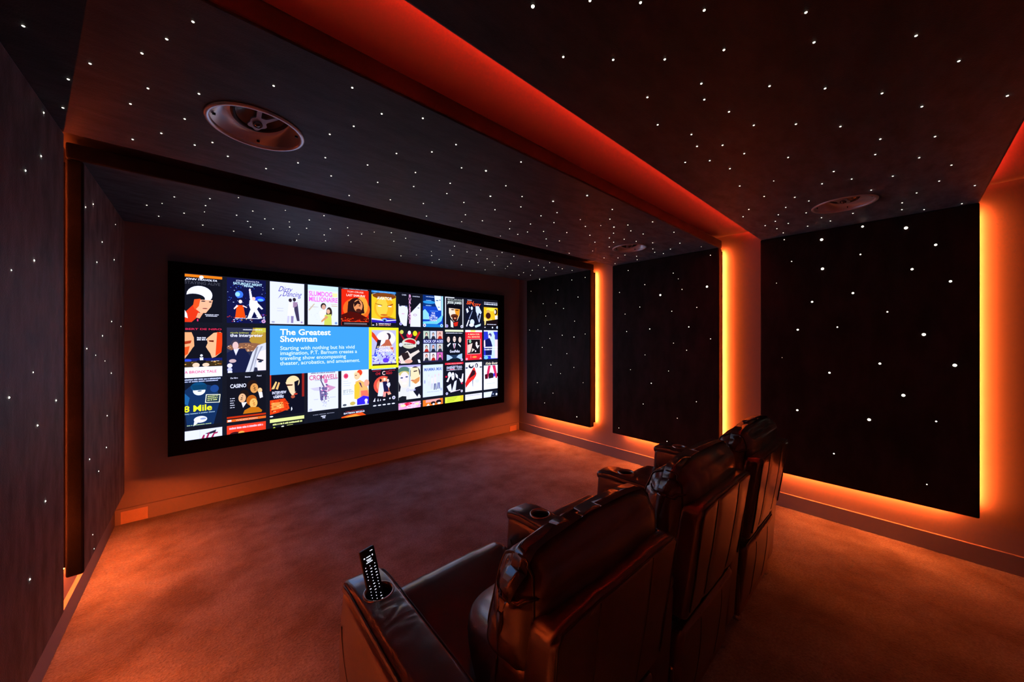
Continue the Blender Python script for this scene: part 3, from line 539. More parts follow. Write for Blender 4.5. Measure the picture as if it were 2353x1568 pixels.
poster(11, 1, K_, [('g',.02,.09,.026,.86,'c8c8cc'), ('g',.02,.16,.045,.86,'e4e8f0'), ('r',0,.25,.90,.74,'ecb81c'), ('e',.5,.32,.35,.06,'f8e040'), ('e',.28,.42,.12,.09,'d8a850'), ('e',.28,.55,.16,.11,'3a1410'), ('e',.76,.40,.11,.11,'34140c'), ('e',.72,.40,.06,.07,'f0dcb8'), ('p',[(.70,.54),(.90,.52),(.90,.74),(.74,.74)],'e8dcc0'), ('p',[(.02,.60),(.30,.72),(.50,.66),(.50,.74),(.04,.90)],'f0d478'), ('p',[(.14,.74),(.90,.66),(.90,.92),(.1,.90)],'180c0e'), ('g',.20,.87,.024,.6,W_), ('e',.07,.965,.04,.018,W_), ('e',.55,.97,.045,.03,W_), ('e',.86,.96,.06,.05,'c8d4e8')])
# ---- row 2
poster(1, 2, K_, [('t',.16,.06,.038,.82,'BERT DE NIRO',FB,'d82848'), ('p',[(.13,.11),(.30,.11),(.35,.22),(.32,.30),(.36,.40),(.32,.44),(.28,.50),(.22,.58),(.13,.66)],'f0a468'), ('p',[(.13,.30),(.30,.28),(.28,.34),(.13,.36)],'a83014'), ('p',[(.13,.42),(.26,.40),(.22,.56),(.13,.60)],'e0501c'),
    ('p',[(.80,.12),(.96,.10),(1,.14),(.92,.26),(1,.36),(.98,.54),(.84,.64),(.76,.66),(.72,.56),(.66,.48),(.62,.42),(.66,.34),(.64,.24)],'f0b078'), ('p',[(.88,.10),(1,.12),(.92,.26),(1,.36),(.98,.54),(.84,.62),(.90,.40)],'e83c10'), ('p',[(.68,.28),(.80,.28),(.80,.32),(.70,.31)],'6c2010'),
    ('g',.42,.24,.03,.20,W_), ('g',.42,.28,.03,.22,W_), ('r',.13,.66,1,.74,'141c5c'), ('e',.2,.70,.1,.03,'2c48c0'), ('r',.13,.72,1,.84,'3c2c14')] + dots(40,.14,.72,.98,.84,['e8b050','3c2010','d0c8b0','141014','c86018'],17,(.008,.018)) +
    [('e',.52,.60,.03,.025,W_), ('p',[(.48,.64),(.56,.64),(.56,.72),(.49,.72)],W_), ('p',[(.42,.70),(.62,.70),(.60,.84),(.40,.84)],K_), ('e',.40,.80,.08,.05,'e8c8a0'), ('e',.62,.80,.08,.04,'e8c8a0'), ('r',.13,.84,1,1.06,W_), ('t',.15,.97,.055,.72,'A BRONX TALE',FB,'e05070')])
poster(2, 2, '2a2c40', [('p',[(.66,0),(1,0),(1,.36),(.70,.40),(.56,.30)],'b0882c'), ('r',.72,0,1,.10,'c8bc3c'), ('e',.5,.44,.5,.10,'8c5c3c')] + dots(40,0,.36,.66,.54,['e8a868','6c4438','f4d8b0','40304c'],19,(.008,.02)) +
    [('g',.40,.055,.02,.5,W_), ('t',.08,.13,.035,.84,'nicole kidman  sean penn',F_,'d8dc58'), ('t',.08,.205,.07,.84,'the interpreter',FB,W_),
     ('p',[(0,.56),(.16,.48),(.28,.56),(.44,.47),(.58,.64),(.56,1),(0,1)],'161a38'), ('p',[(.16,.48),(.30,.46),(.22,.62)],'dcd8f0'), ('e',.20,.36,.10,.09,'3a3440'), ('e',.21,.40,.075,.085,'e0b8a8'), ('e',.14,.74,.09,.04,'c8a8a0'),
     ('p',[(1,.34),(.78,.40),(.64,.56),(.46,1),(.66,1),(.70,.90),(1,.96)],'cfcfd0'), ('p',[(.84,.54),(1,.50),(1,.98),(.78,.98),(.74,.74)],'ecdcd8'), ('p',[(.76,.70),(.94,.74),(.92,.77),(.76,.74)],'2c2430'), ('e',.84,.775,.055,.022,'203040'), ('p',[(.74,.44),(.80,.42),(.60,.98),(.56,1)],'8c8c90'), ('p',[(.86,.42),(.92,.42),(.72,.72),(.68,.98),(.66,.98)],'a0a0a4')] + [('e',.07,.84,.065,.05,'e0d8e8'), ('e',.07,.93,.06,.045,'c0c0e8'), ('r',.02,.965,.13,1.0,W_)])
poster(7, 2, '1c1a20', [('p',[(0,.05),(.05,.04),(.4,.4),(.34,.44)],'a01420'), ('p',[(1,.06),(.92,.04),(.62,.4),(.68,.44)],'c02020'), ('e',.14,.06,.08,.06,'c8c850'), ('e',.74,.10,.10,.08,'d8d020'), ('e',.48,.16,.13,.08,'d01c3c'), ('e',.48,.08,.07,.06,'f0e8e8'), ('e',.48,.40,.34,.16,'c8c4a0'), ('e',.50,.38,.26,.10,'c0101c'), ('p',[(.20,.34),(.80,.44),(.78,.52),(.18,.44)],'d8d4b8'),
    ('g',.24,.44,.03,.5,'48403c'), ('e',.88,.38,.07,.06,'c8c4c8'), ('e',.10,.44,.08,.06,'d0d0d8'), ('p',[(.0,.8),(.4,.62),(.52,.72),(.9,.60),(.96,.66),(.6,.82),(.5,1),(.1,1)],'e0d0b8'), ('p',[(.1,.70),(.4,.66),(.5,.82),(.24,.92)],'281c1c'), ('e',.44,.94,.18,.06,'e0a488'), ('p',[(.86,.9),(.96,.9),(1,1.0),(.9,1.0)],W_)] + disc(.06,.94,'e8b8b8',.05))
gs = []
for i in range(3):
    for j in range(3):
        x, y = .02+i*.33, [.02,.42,.70][j]
        gs += [('r',x,y,x+.30,y+.25,['b8c8a8','c8d0d8','e8b8a0','d0d8d0','a0b0c0','c8c8b8','dcd4c8','e4dce0','d060a0'][i+3*j]), ('e',x+.15,y+.10,.06,.06,['30241c','48342c','8c3020'][(i+j)%3]), ('e',x+.15,y+.115,.04,.05,'e0b498'), ('p',[(x+.04,y+.25),(x+.10,y+.16),(x+.22,y+.16),(x+.27,y+.25)],['20202c','b02418','2c2c34'][(i*2+j)%3])]
poster(8, 2, '20203a', gs + [('r',0,.29,1,.40,'1c1c58'), ('t',.02,.385,.085,.96,'ROCK OF AGES',FB,'d8dcf8')])
poster(9, 2, '0e1018', [('r',0,-.03,1,.035,'dce4b0'), ('g',.04,.09,.022,.90,W_)] + [q for x, y in ((.18,.28),(.50,.27),(.80,.29)) for q in (('e',x,y,.10,.105,'30201c'), ('e',x,y+.012,.078,.095,'e4c8b0'), ('e',x-.03,y-.01,.022,.008,'281c18'), ('e',x+.035,y-.01,.022,.008,'281c18'), ('e',x+.01,y+.055,.03,.007,'6c3830'))] +
    [('p',[(.10,.48),(.26,.40),(.30,.42),(.14,.54)],W_), ('p',[(.70,.42),(.84,.50),(.84,.55),(.70,.46)],W_), ('p',[(.40,.42),(.58,.42),(.52,.58),(.46,.58)],'e0e0ec'), ('p',[(.46,.44),(.52,.44),(.50,.60),(.47,.60)],'902038'), ('t',.24,.72,.085,.54,'GoodFellas',FB,W_), ('r',.08,.80,.92,.98,'20344c'), ('p',[(.08,.78),(.2,.80),(.4,.88),(.3,.94),(.08,.98)],'a8c4dc'), ('p',[(.92,.76),(.72,.80),(.60,.88),(.8,.94),(.92,.96)],'a8c4dc'), ('p',[(.1,1),(.3,.92),(.7,.92),(.9,1)],'101820')] + disc(.90,.97,'dcc8e8',.06))
poster(10, 2, 'e8202c', [('r',0,-.03,1,.04,'f4e8e8'), ('r',.3,-.03,.6,.035,'e8e068'), ('t',.5,.14,.055,.70,'A MAN FOR',CF,'f8d8a0'), ('t',.5,.23,.055,.72,'ALL SEASONS',CF,'f8d8a0'), ('r',.10,.28,.90,.80,'f4b0a0'), ('r',.125,.295,.875,.785,'1a1014'), ('e',.28,.36,.07,.06,'90b890'), ('p',[(.14,.48),(.42,.42),(.36,.60),(.28,.74),(.14,.76)],'e8c8b0'), ('e',.66,.44,.06,.07,'f0d8c8'), ('p',[(.60,.50),(.74,.50),(.84,.50),(.72,.62)],'e8e0d8'), ('e',.60,.70,.04,.03,'f4d8d8'), ('p',[(.4,.60),(.56,.64),(.36,.74)],'d8c8b0'), ('r',.30,.84,.34,.94,'f88068'), ('e',.54,.90,.14,.03,'f09c40'), ('e',.08,.96,.06,.04,'f8a0a8'), ('p',[(.90,.92),(.98,.98),(.82,.98)],'f8b8b8')])
poster(11, 2, '2834b4', [('r',0,-.03,.9,.015,W_), ('p',[(.25,.02),(.60,.0),(.80,.3),(.72,.98),(.46,.98),(.40,.3)],'c4d8f8'), ('e',.40,.14,.10,.07,'48407c'), ('e',.36,.20,.07,.06,'e8d8e8'), ('p',[(.08,.32),(.36,.24),(.46,.36),(.54,.52),(.50,.86),(.12,.86)],'12164c'), ('e',.80,.22,.10,.12,'34389c'), ('p',[(.70,.30),(.90,.30),(.90,.98),(.72,.98)],'e8d0c8'), ('p',[(0,.34),(.08,.30),(.10,.54),(0,.56)],'e8d0d0'), ('r',.02,.56,.90,.60,'e8e8f4'), ('g',.03,.68,.05,.86,W_), ('r',.0,.86,.6,.88,'b0ccf4'), ('e',.14,.94,.13,.06,'70c0e8')])
# ---- row 3
poster(1, 3, '101624', [('g',.14,.035,.028,.82,'c8d0f4'), ('g',.14,.075,.022,.76,'c8d0f4'), ('p',[(.13,.24),(.3,.14),(.62,.14),(.86,.2),(.95,.5),(.8,1),(.2,1),(.13,.6)],'122c50'), ('e',.46,.18,.18,.10,'0c4468'), ('e',.47,.26,.14,.10,'e4ecf4'), ('p',[(.30,.14),(.62,.14),(.64,.25),(.34,.25)],'0c3c58'), ('e',.48,.27,.05,.012,'34485c'), ('p',[(.13,.30),(.26,.40),(.22,.56),(.13,.52)],'1c5c8c'), ('e',.82,.24,.10,.08,'1c4078'),
    ('p',[(.62,.35),(.96,.37),(.94,.55),(.60,.53)],'e8e8c0'), ('p',[(.64,.365),(.94,.385),(.92,.535),(.62,.515)],'1c3040'), ('g',.66,.41,.022,.24,'d8e080'), ('g',.655,.45,.022,.24,'d8e080'), ('g',.65,.49,.022,.24,'d8e080'), ('t',.13,.69,.13,.72,'8 Mile',{'bold':.7},'f0ec20'), ('t',.14,.745,.03,.68,'Every moment is another chance',F_,'c0e8f4'),
    ('e',.50,.87,.15,.07,W_), ('p',[(.36,.90),(.44,.94),(.34,1)],W_), ('e',.56,.86,.07,.02,'8898b8'), ('g',.2,.985,.016,.56,'c8d880')])
poster(2, 3, K_, [('t',.18,.055,.032,.18,'De Niro',CF,W_), ('t',.52,.045,.032,.14,'Stone',CF,W_), ('t',.82,.035,.032,.12,'Pesci',CF,W_), ('t',.08,.26,.085,.40,'CASINO',FB,W_)] +
    face(.66,.26,.12,'d89448','241410') + face(.41,.46,.11,'e8b078','201410',False) + face(.64,.60,.12,'f0b458','b85c14') + [('e',.84,.36,.06,.06,'f0c080'), ('p',[(.80,.40),(.90,.40),(.92,.52),(.84,.54)],'e8e0d8'), ('p',[(.36,.60),(.50,.60),(.40,.72)],'e8e4e0'), ('p',[(.44,.78),(.6,.72),(.8,.74),(.90,.82),(.88,.86),(.4,.86)],'c06c10')] +
    [('g',.08,.50+.05*i,.016,.11,W_) for i in range(5)] + [('r',0,.89,1,.93,'c02c0c'), ('r',0,.955,1,1.01,'f0641c'), ('t',.22,1.0,.035,.55,'WIDESCREEN',F_,'f8c8a0'), ('r',.02,.96,.11,1.0,'f8e0d0')])
poster(3, 3, '0e0e1a', [('r',0,-.08,1,.02,'e0301c'), ('r',0,0,.035,.4,'c83418'), ('r',.93,-.06,1,.6,'902018'), ('e',.66,.22,.20,.15,'f0d090'), ('p',[(.44,.22),(.80,.24),(.76,.40),(.74,.48),(.66,.58),(.56,.46)],'e8cc98'), ('p',[(.70,.22),(.84,.18),(.80,.34),(.72,.5)],'0e0e1a'), ('p',[(.46,.27),(.66,.28),(.64,.31),(.48,.31)],'4c1c10'), ('e',.74,.52,.06,.02,'c03420'), ('e',.66,.58,.06,.04,'b05030'),
    ('p',[(.04,.36),(.16,.18),(.20,.20),(.12,.36)],'f0c070'), ('p',[(.16,.36),(.24,.20),(.28,.22),(.22,.38)],'f0b060'), ('t',.06,.48,.065,.40,'INTERVIEW',FB,W_), ('t',.14,.52,.026,.2,'WITH THE',F_,W_), ('t',.09,.58,.06,.30,'VAMPIRE',FB,W_), ('p',[(.0,.62),(.42,.60),(.50,.70),(.56,.86),(.3,.92),(0,.96)],'e03c10'), ('p',[(.04,.68),(.36,.68),(.40,.82),(.04,.86)],'f89440')] + dots(26,.02,.64,.52,.90,['f8c870','c02808','f86420','801808'],23,(.01,.03)) + [('p',[(.60,.84),(.62,.82),(.64,.88),(.60,.92)],W_), ('e',.04,1.0,.05,.015,W_)])
poster(4, 3, 'dcdce2', [('g',.10,.055,.028,.80,'606474'), ('t',.04,.21,.12,.94,'CROMWELL',FB,'d05878'), ('r',.22,.225,.96,.232,'404050'), ('p',[(.40,.10),(.45,.10),(.44,.24),(.54,.40),(.50,.42),(.40,.24)],'5c5068'), ('e',.58,.26,.06,.06,'d06c94'), ('p',[(.08,.42),(.40,.40),(.36,.50),(.2,.48)],'c8c0c8'), ('p',[(.64,.36),(.92,.44),(.84,.48),(.66,.54),(.50,.50)],'c890a8'), ('p',[(.36,.40),(.62,.42),(.62,.74),(.56,.74),(.52,.62),(.46,.80),(.40,.72)],'6c6084')] +
    dots(50,.38,.34,.70,.80,['d04c84','54487c','f4f0f4','3c3450','e8a0c0'],29,(.008,.022),.8) + dots(16,.48,.78,.60,.92,['b8b8c4'],31) + [('r',.18,.70,.32,.71,'a8a8b8'), ('r',.70,.68,.90,.69,'a8a8b8'), ('e',.08,.95,.05,.03,'b0b0b8')])
poster(5, 3, 'e4eae4', [('r',0,-.04,1,.012,'e04470'), ('e',.16,.17,.085,.07,'e04864'), ('e',.16,.17,.05,.035,'c82c4c'), ('e',.60,.14,.16,.10,'f8dca0'), ('e',.66,.10,.10,.08,'e8401c'), ('e',.56,.19,.11,.10,'f8c48c'), ('e',.52,.17,.035,.012,'583020'), ('p',[(.50,.34),(.66,.30),(.90,.40),(1,.62),(1,.80),(.70,.80),(.50,.76)],'f0b060'), ('p',[(.46,.42),(.60,.34),(.66,.50),(.62,.84),(.46,.80)],'e8bc30'), ('e',.92,.40,.10,.10,'f4a07c'), ('p',[(.62,.36),(.70,.38),(.76,.52),(.72,.50)],'583448'), ('p',[(.70,.60),(.96,.60),(1,.76),(.72,.78)],'f07050'), ('p',[(.56,.82),(.80,.74),(1,.78),(1,.98),(.56,.98)],'3424d8'), ('e',.40,.92,.10,.05,'c8b050')] +
    [('g',.06,.56,.03,.3,'b0b0a8'), ('t',.06,.62,.07,.34,'Erin',{'fit':1},'90908c'), ('t',.06,.67,.045,.34,'Brockovich',F_,'90908c'), ('r',.06,.30,.24,.31,'b8b8c0'), ('r',.06,.36,.34,.37,'b8b8c0'), ('r',.06,.42,.30,.43,'b8b8c0'), ('e',.11,.94,.07,.03,'505458'), ('e',.90,.88,.06,.05,'f4dce8'), ('e',.90,.95,.05,.02,'dce0f8')])
poster(6, 3, '14121a', [('r',0,-.03,1,.05,'b0ccd8'), ('g',.06,.03,.03,.84,'5880a0'), ('g',.04,.095,.02,.34,'d02838'), ('g',.70,.10,.018,.26,'d02838'), ('g',.46,.12,.018,.24,'d02838'), ('t',.16,.20,.07,.18,'CHI',FB,'d0242c'), ('t',.42,.21,.11,.12,'C',FB,'f0d0c0'), ('t',.58,.20,.07,.26,'AGO',FB,'d0242c'),
    ('e',.46,.50,.38,.26,'e04c38'), ('e',.50,.50,.30,.21,'f09060'), ('p',[(.62,.30),(1,.2),(1,.8),(.74,.74),(.66,.46)],'14121a'), ('e',.36,.36,.05,.045,'241414'), ('p',[(.32,.42),(.46,.42),(.50,.62),(.44,.82),(.24,.80),(.34,.60)],'dcdcec'), ('e',.52,.34,.045,.045,'f4dcb0'), ('p',[(.44,.40),(.62,.40),(.66,.58),(.70,.70),(.50,.70)],'1c183c'), ('e',.66,.38,.045,.045,'e8c4b0'), ('p',[(.64,.44),(.74,.44),(.76,.52),(.70,.60),(.60,.50)],'d8d8e8'), ('p',[(.46,.72),(.58,.70),(.56,.84),(.46,.84)],'e89080'), ('p',[(.62,.72),(.74,.70),(.80,.78),(.66,.80)],'f0a080'),
    ('p',[(.06,.94),(.14,.84),(.14,.95)],W_), ('p',[(.22,.94),(.26,.86),(.28,.95)],W_), ('p',[(.32,.94),(.36,.88),(.37,.94)],W_), ('e',.50,.92,.05,.02,W_), ('e',.74,.90,.03,.025,W_)] + disc(.90,.89,'dcdce4',.07) + [('r',.0,.97,1,1.12,'14161e')] + [('e',.12+.19*i,1.06,.07,.018,W_) for i in range(5)])
poster(7, 3, 'e4e2dc', [('r',0,-.03,1,.03,'b0a4dc'), ('r',0,.03,.5,1,'dcd8c8'), ('e',.24,.13,.26,.12,'507860'), ('e',.25,.22,.24,.08,'c8b868'), ('e',.26,.40,.21,.24,'f0dcc0'), ('e',.26,.34,.17,.12,'e8d8ec'), ('e',.14,.34,.06,.02,'304058'), ('e',.36,.32,.06,.02,'303c60'), ('e',.26,.51,.10,.03,'f8e4dc'), ('p',[(.0,.44),(.10,.60),(.06,.74),(0,.74)],'1c1820'), ('e',.74,.22,.24,.20,'281c24'), ('p',[(.54,.06),(.88,.06),(.94,.28),(.98,.42),(.82,.56),(.60,.52),(.54,.34)],'f0d8a0'), ('p',[(.60,.46),(.96,.34),(.94,.48),(.76,.56)],'d88c48'), ('p',[(.66,.16),(.84,.14),(.84,.17),(.68,.19)],'281c24'), ('e',.62,.44,.08,.02,'c87858'),
    ('r',.46,.06,.52,.62,'a8b8b8'), ('p',[(.64,.56),(1,.54),(1,.66),(.70,.66)],'f0ece8'), ('p',[(.74,.66),(1,.62),(1,.92),(.84,.95),(.66,.78)],'181824'), ('t',.32,.76,.09,.42,'Grease',{'fit':1,'slant':.3,'bold':.3},'b8b4e0'), ('p',[(0,.92),(.16,.88),(.34,.90),(.34,1),(0,1)],'181820'), ('p',[(.92,.86),(.99,.94),(.85,.94)],'f8f8f0')])
poster(8, 3, 'd4dcec', [('r',.06,.0,.96,.05,'c8dcdc'), ('t',.06,.19,.10,.88,'MAMMA MIA!',FB,'5870a8')] + figure(.60,.30,.50,'e8d8e4','e0c8c0','242858') + figure(.78,.28,.50,'d8d8e8','e0c8c0','2c2c70') + figure(.44,.34,.42,'e4dcec','d8ccd0','c8c0d4') + figure(.28,.30,.36,'dcdcea','d0c8d0','d4d0e0') + [('g',.2,.86,.02,.6,'a8b0c4'), ('e',.08,.52,.04,.06,'a8acc0'), ('e',.9,.80,.05,.05,'b0b8cc')])
poster(9, 3, '12121c', [('r',0,-.03,1,.035,'e02030'), ('t',.1,.025,.032,.8,'2 DISC SPECIAL EDITION',F_,'f8c0b8'), ('g',.30,.085,.018,.40,'808898'), ('t',.08,.18,.09,.84,'SWEENEY TODD',FB,'dcdcec'), ('e',.38,.20,.14,.02,'c81c44'), ('g',.08,.225,.02,.84,W_), ('e',.24,.36,.10,.09,'dcdce0'), ('e',.42,.42,.085,.13,'ececf0'), ('e',.40,.40,.02,.008,K_), ('e',.46,.40,.02,.008,K_), ('p',[(.54,.32),(.68,.40),(.70,.52),(.58,.46)],'e0e0e8'), ('p',[(.22,.38),(.30,.38),(.16,.60),(.06,.58)],W_), ('p',[(.74,.50),(.88,.54),(.94,.36),(1,.36),(.98,.62),(.88,.68)],'e8e4ec'), ('e',.91,.68,.05,.03,'d02048'), ('e',.06,.42,.06,.03,'d81c38'), ('p',[(.50,.60),(.62,.56),(.56,.92),(.34,.94)],'d8d8e4'), ('p',[(.08,.74),(.30,.66),(.36,.94),(.20,.90)],'dcdce8'), ('p',[(.28,.93),(.82,.88),(.82,.90),(.28,.95)],'f0dce0')] + disc(.09,.97,'d0d0f0',.06) + disc(.90,.94,'e0d8dc',.06))
poster(10, 3, 'e8e6ec', [('e',.34,.13,.15,.075,'202028'), ('e',.36,.10,.09,.05,'e4e4e4'), ('e',.66,.12,.09,.08,'241c24'), ('e',.65,.13,.04,.06,'f0e8ec'), ('e',.08,.18,.07,.03,'58586c'), ('e',.92,.18,.08,.02,'181820'), ('p',[(.48,.18),(.54,.18),(.66,.40),(.62,.48),(.46,.62),(.40,.62),(.24,.70),(.02,.86),(.0,.70),(.14,.52),(.40,.26)],'e82c24'), ('p',[(.42,.26),(.58,.30),(.58,.42),(.30,.52),(.16,.58)],'34141c'), ('p',[(.40,.60),(.46,.60),(.44,.82),(.42,.82)],'84808c'), ('r',.40,.815,.50,.825,'c0c0c8'), ('e',.70,.66,.13,.06,'d8dcdc')])
poster(11, 3, 'e8ecf0', [('r',0,0,.9,.14,'1c1c28'), ('t',.10,.11,.085,.78,'Kinky Boots',{'fit':1,'slant':.4,'bold':.5},'f0e0b8'), ('p',[(.28,.15),(.44,.15),(.34,.44),(.26,.62),(.16,.60),(.20,.38)],'d42c54'), ('p',[(.54,.15),(.74,.15),(.84,.46),(.86,.62),(.76,.62),(.64,.36)],'d42c54'), ('p',[(.06,.46),(.24,.44),(.24,.62),(.08,.62)],'4c0c18'), ('p',[(.30,.44),(.42,.40),(.60,.44),(.62,.60),(.30,.62)],'281820'), ('e',.38,.40,.035,.03,'e0c8b0'), ('e',.56,.40,.035,.03,'e0c8c0'), ('e',.66,.50,.06,.07,'4830b0'), ('p',[(.84,.44),(.90,.44),(.90,.58),(.84,.56)],'401018'), ('g',.2,.80,.014,.5,'b0b8b8')])
# ---- row 4 (cut by the lower edge of the picture)
poster(1, 4, 'dcdce2', [('r',.48,0,.485,.3,'b8b8c4'), ('p',[(.60,.10),(.86,.04),(.84,.10),(.70,.12)],'282030'), ('p',[(.52,.2),(.56,.12),(.60,.12),(.58,.2)],'a02048'), ('p',[(.62,.2),(.67,.09),(.71,.09),(.67,.2)],'a02048'), ('p',[(.74,.2),(.80,.10),(.90,.09),(.89,.12),(.82,.13),(.79,.2)],'a02048')])
poster(2, 4, 'e8381c', [('g',.06,.09,.045,.88,'f8c0c0'), ('e',.2,.20,.13,.05,'401418'), ('e',.36,.19,.08,.04,'e8a040')])
poster(3, 4, '101016', [('r',0,-.02,1,.06,'dce084'), ('g',.08,.13,.04,.86,'dce084'), ('e',.12,.19,.03,.02,'c0d040'), ('e',.36,.18,.04,.015,'e8e8c0'), ('r',.48,.16,.66,.17,'c8d068')])
poster(4, 4, '12141c', [('t',.16,.02,.018,.7,'2 DISC SPECIAL EDITION',F_,'b8b8c4'), ('g',.42,.075,.025,.16,W_), ('t',.46,.125,.045,.10,'THE',FB,W_), ('t',.08,.215,.075,.82,'DA VINCI CODE',FB,W_)])
poster(5, 4, '14121a', [('t',.14,.045,.018,.66,'2 DISC LIMITED EDITION',F_,'d04040'), ('t',.08,.10,.045,.76,'BATMAN BEGINS',FB,W_), ('p',[(0,.16),(.3,.12),(.74,.10),(.9,.20),(0,.20)],'e84c14'), ('p',[(.1,.17),(.5,.13),(.7,.20),(.2,.20)],'f89430')])
poster(7, 4, 'f0a0c0', [('e',.42,.05,.18,.05,'e01c38'), ('e',.2,.08,.12,.04,'f0e0a0'), ('e',.82,.08,.10,.04,'f0e0a0'), ('e',.6,.13,.25,.06,'f4c8ec')] + dots(20,0,0,1,.19,['e0305c','f8b8d0','f4d8e8'],37,(.01,.03)))
poster(8, 4, 'f07420', [('r',.14,0,.84,.09,'f4a090'), ('e',.5,.12,.12,.05,'201418'), ('e',.78,.10,.14,.06,'201418'), ('p',[(.16,.19),(.26,.12),(.34,.19)],'f0e0c0'), ('e',.52,.16,.06,.03,'f4e8e0'), ('e',.80,.15,.09,.03,'f4e8e0')])
poster(9, 4, 'd8e83c', [('r',.10,.03,.66,.045,'90a020'), ('r',.10,.08,.60,.095,'90a020'), ('r',.10,.13,.5,.145,'90a020'), ('r',.82,0,1,.19,'f0c828')])
poster(10, 4, 'e6e4ea', [('g',.05,.06,.03,.86,'b8a8b8'), ('r',.05,.10,.9,.105,'d0ccd8')])
poster(11, 4, 'dce4ec', [('p',[(.55,0),(.9,0),(.9,.19),(.44,.19)],'181c2c'), ('e',.82,.12,.06,.04,'f0f0f4'), ('e',.60,.10,.05,.03,'8090a8')])
# ---- highlighted entry and its caption
poster(0, 0, '3d97dc', [], name='caption_panel', box=(.468, 1.560, .914, .470), bglay=5)
cap = [(text_mesh('The Greatest\nShowman', .548, 1.472, .058, .445, bold=.7, lv=7, lead=.84, xscale=-1), 7, srgb('f2f4f8')),
       (text_mesh('Starting with nothing but his vivid\nimagination, P.T. Barnum creates a\ntraveling show encompassing\ntheater, acrobatics, and amusement.', .548, 1.326, .038, .738, bold=.3, lv=7, lead=.93, xscale=-1), 7, srgb('d8eaf8'))]
picture_obj('caption_title', PIC, [], cap[:1]); picture_obj('caption_text', PIC, [], cap[1:])
poster(0, 0, 'e8e024', [], name='highlight_border', box=(1.382, 1.560, .344, .468), bglay=5)
poster(0, 0, 'b8b4cc', [('e',.58,.24,.40,.22,'e8e0e4'), ('p',[(0,.04),(.10,.10),(.26,.26),(.36,.30),(.28,.42),(.14,.30),(0,.18)],'d83c1c'), ('p',[(.22,.28),(.38,.28),(.32,.46),(.20,.62),(.12,.60),(.20,.40)],'241c24'), ('e',.66,.18,.12,.10,'3c2c34'), ('e',.58,.20,.10,.10,'f0dcd0'), ('p',[(.56,.28),(.70,.26),(.76,.40),(.84,.46),(.34,.46),(.52,.36)],'b85c3c'), ('p',[(.16,.52),(.3,.5),(.2,.74),(.06,.76)],'2c50c0'), ('p',[(.72,.46),(.88,.50),(.90,.66),(.78,.56)],'d03828'), ('t',.2,.52,.07,.66,'GREATEST',FB,'f0dcb0'), ('t',.15,.62,.085,.72,'SHOWMAN',FB,'f4e8c8')] +
    dots(90,.03,.64,.97,.95,['e8e4f4','6c58c8','a8c0d8','c8c8e8','503c9c','dcdce8'],41,(.012,.03),.9) + [('e',.54,.86,.13,.07,'5c34c8'), ('r',0,.955,1,1,'30201c')], name='film_cover', box=(1.414, 1.530, .281, .402), bglay=6)
# ---------------------------------------------------------------- recliners
def axis_pts(h, r, n):
    """sample positions along one half-length h with extra points in the rounded border"""
    r = min(r, h*.98); c = 5
    e = [h-r+r*math.sin(k*PI/2/c) if False else h-r+r*k/c for k in range(1, c+1)]
    mid = [-(h-r)+2*(h-r)*k/n for k in range(n+1)]
    return [-v for v in reversed(e)] + mid + e
def cushion(size, r, n, shape=None, wrinkle=None):
    """rounded upholstered block centred at 0; shape(p, u) bends/puffs it, wrinkle(p, u) pushes along the normal"""
    hx, hy, hz = (s/2 for s in size); H = (hx, hy, hz); r = min(r, hx, hy, hz)*1.0
    A = [axis_pts(H[i], r, max(2, int(n[i]*1.5))) for i in range(3)]
    bm = bmesh.new(); cache = {}
    def vert(p):
        key = tuple(round(c, 5) for c in p)
        if key in cache: return cache[key]
        q = Vector([max(-(H[i]-r), min(H[i]-r, p[i])) for i in range(3)]); d = Vector(p)-q
        w = q + d.normalized()*r if d.length > 1e-9 else Vector(p)
        u = Vector([p[i]/H[i] for i in range(3)])
        if shape: w = shape(w.copy(), u)
        v = bm.verts.new(w); cache[key] = v; U[v] = u
        return v
    U = {}
    for ax in range(3):
        i, j = (ax+1) % 3, (ax+2) % 3
        for sg in (-1, 1):
            for a in range(len(A[i])-1):
                for b in range(len(A[j])-1):
                    q = []
                    for (aa, bb) in ((a,b), (a+1,b), (a+1,b+1), (a,b+1)):
                        p = [0,0,0]; p[ax] = sg*H[ax]; p[i] = A[i][aa]; p[j] = A[j][bb]; q.append(vert(p))
                    if sg < 0: q.reverse()
                    try: bm.faces.new(q)
                    except ValueError: pass
    bm.normal_update()
    if wrinkle:
        for v in bm.verts[:]:
            v.co += v.normal*wrinkle(v.co, U[v])
        bm.normal_update()
    return bm
def puff(u, ax):
    o = [k for k in range(3) if k != ax]
    return max(0, 1-abs(u[o[0]])**2.4)*max(0, 1-abs(u[o[1]])**2.4)
def N(p, s, off=0.): return noise.noise(Vector((p.x*s+off, p.y*s+off*1.7, p.z*s-off)))
def ridge(p, sx, sy, sz, off):
    v = noise.noise(Vector((p.x*sx+off, p.y*sy+off, p.z*sz+off)))
    return max(0, 1-(v*4.2)**2)**1.5

SEATX, ARMX = .805, .378
BACKX = .281
def place(bm, c):
    bmesh.ops.translate(bm, verts=bm.verts, vec=Vector(c)); return bm
def seam_line(name, pts, parent, r=.0035, closed=False):
    bm = bmesh.new(); add_tube(bm, pts, r, 6, closed)
    return done(name, bm, M['piping'], parent, smooth=True)

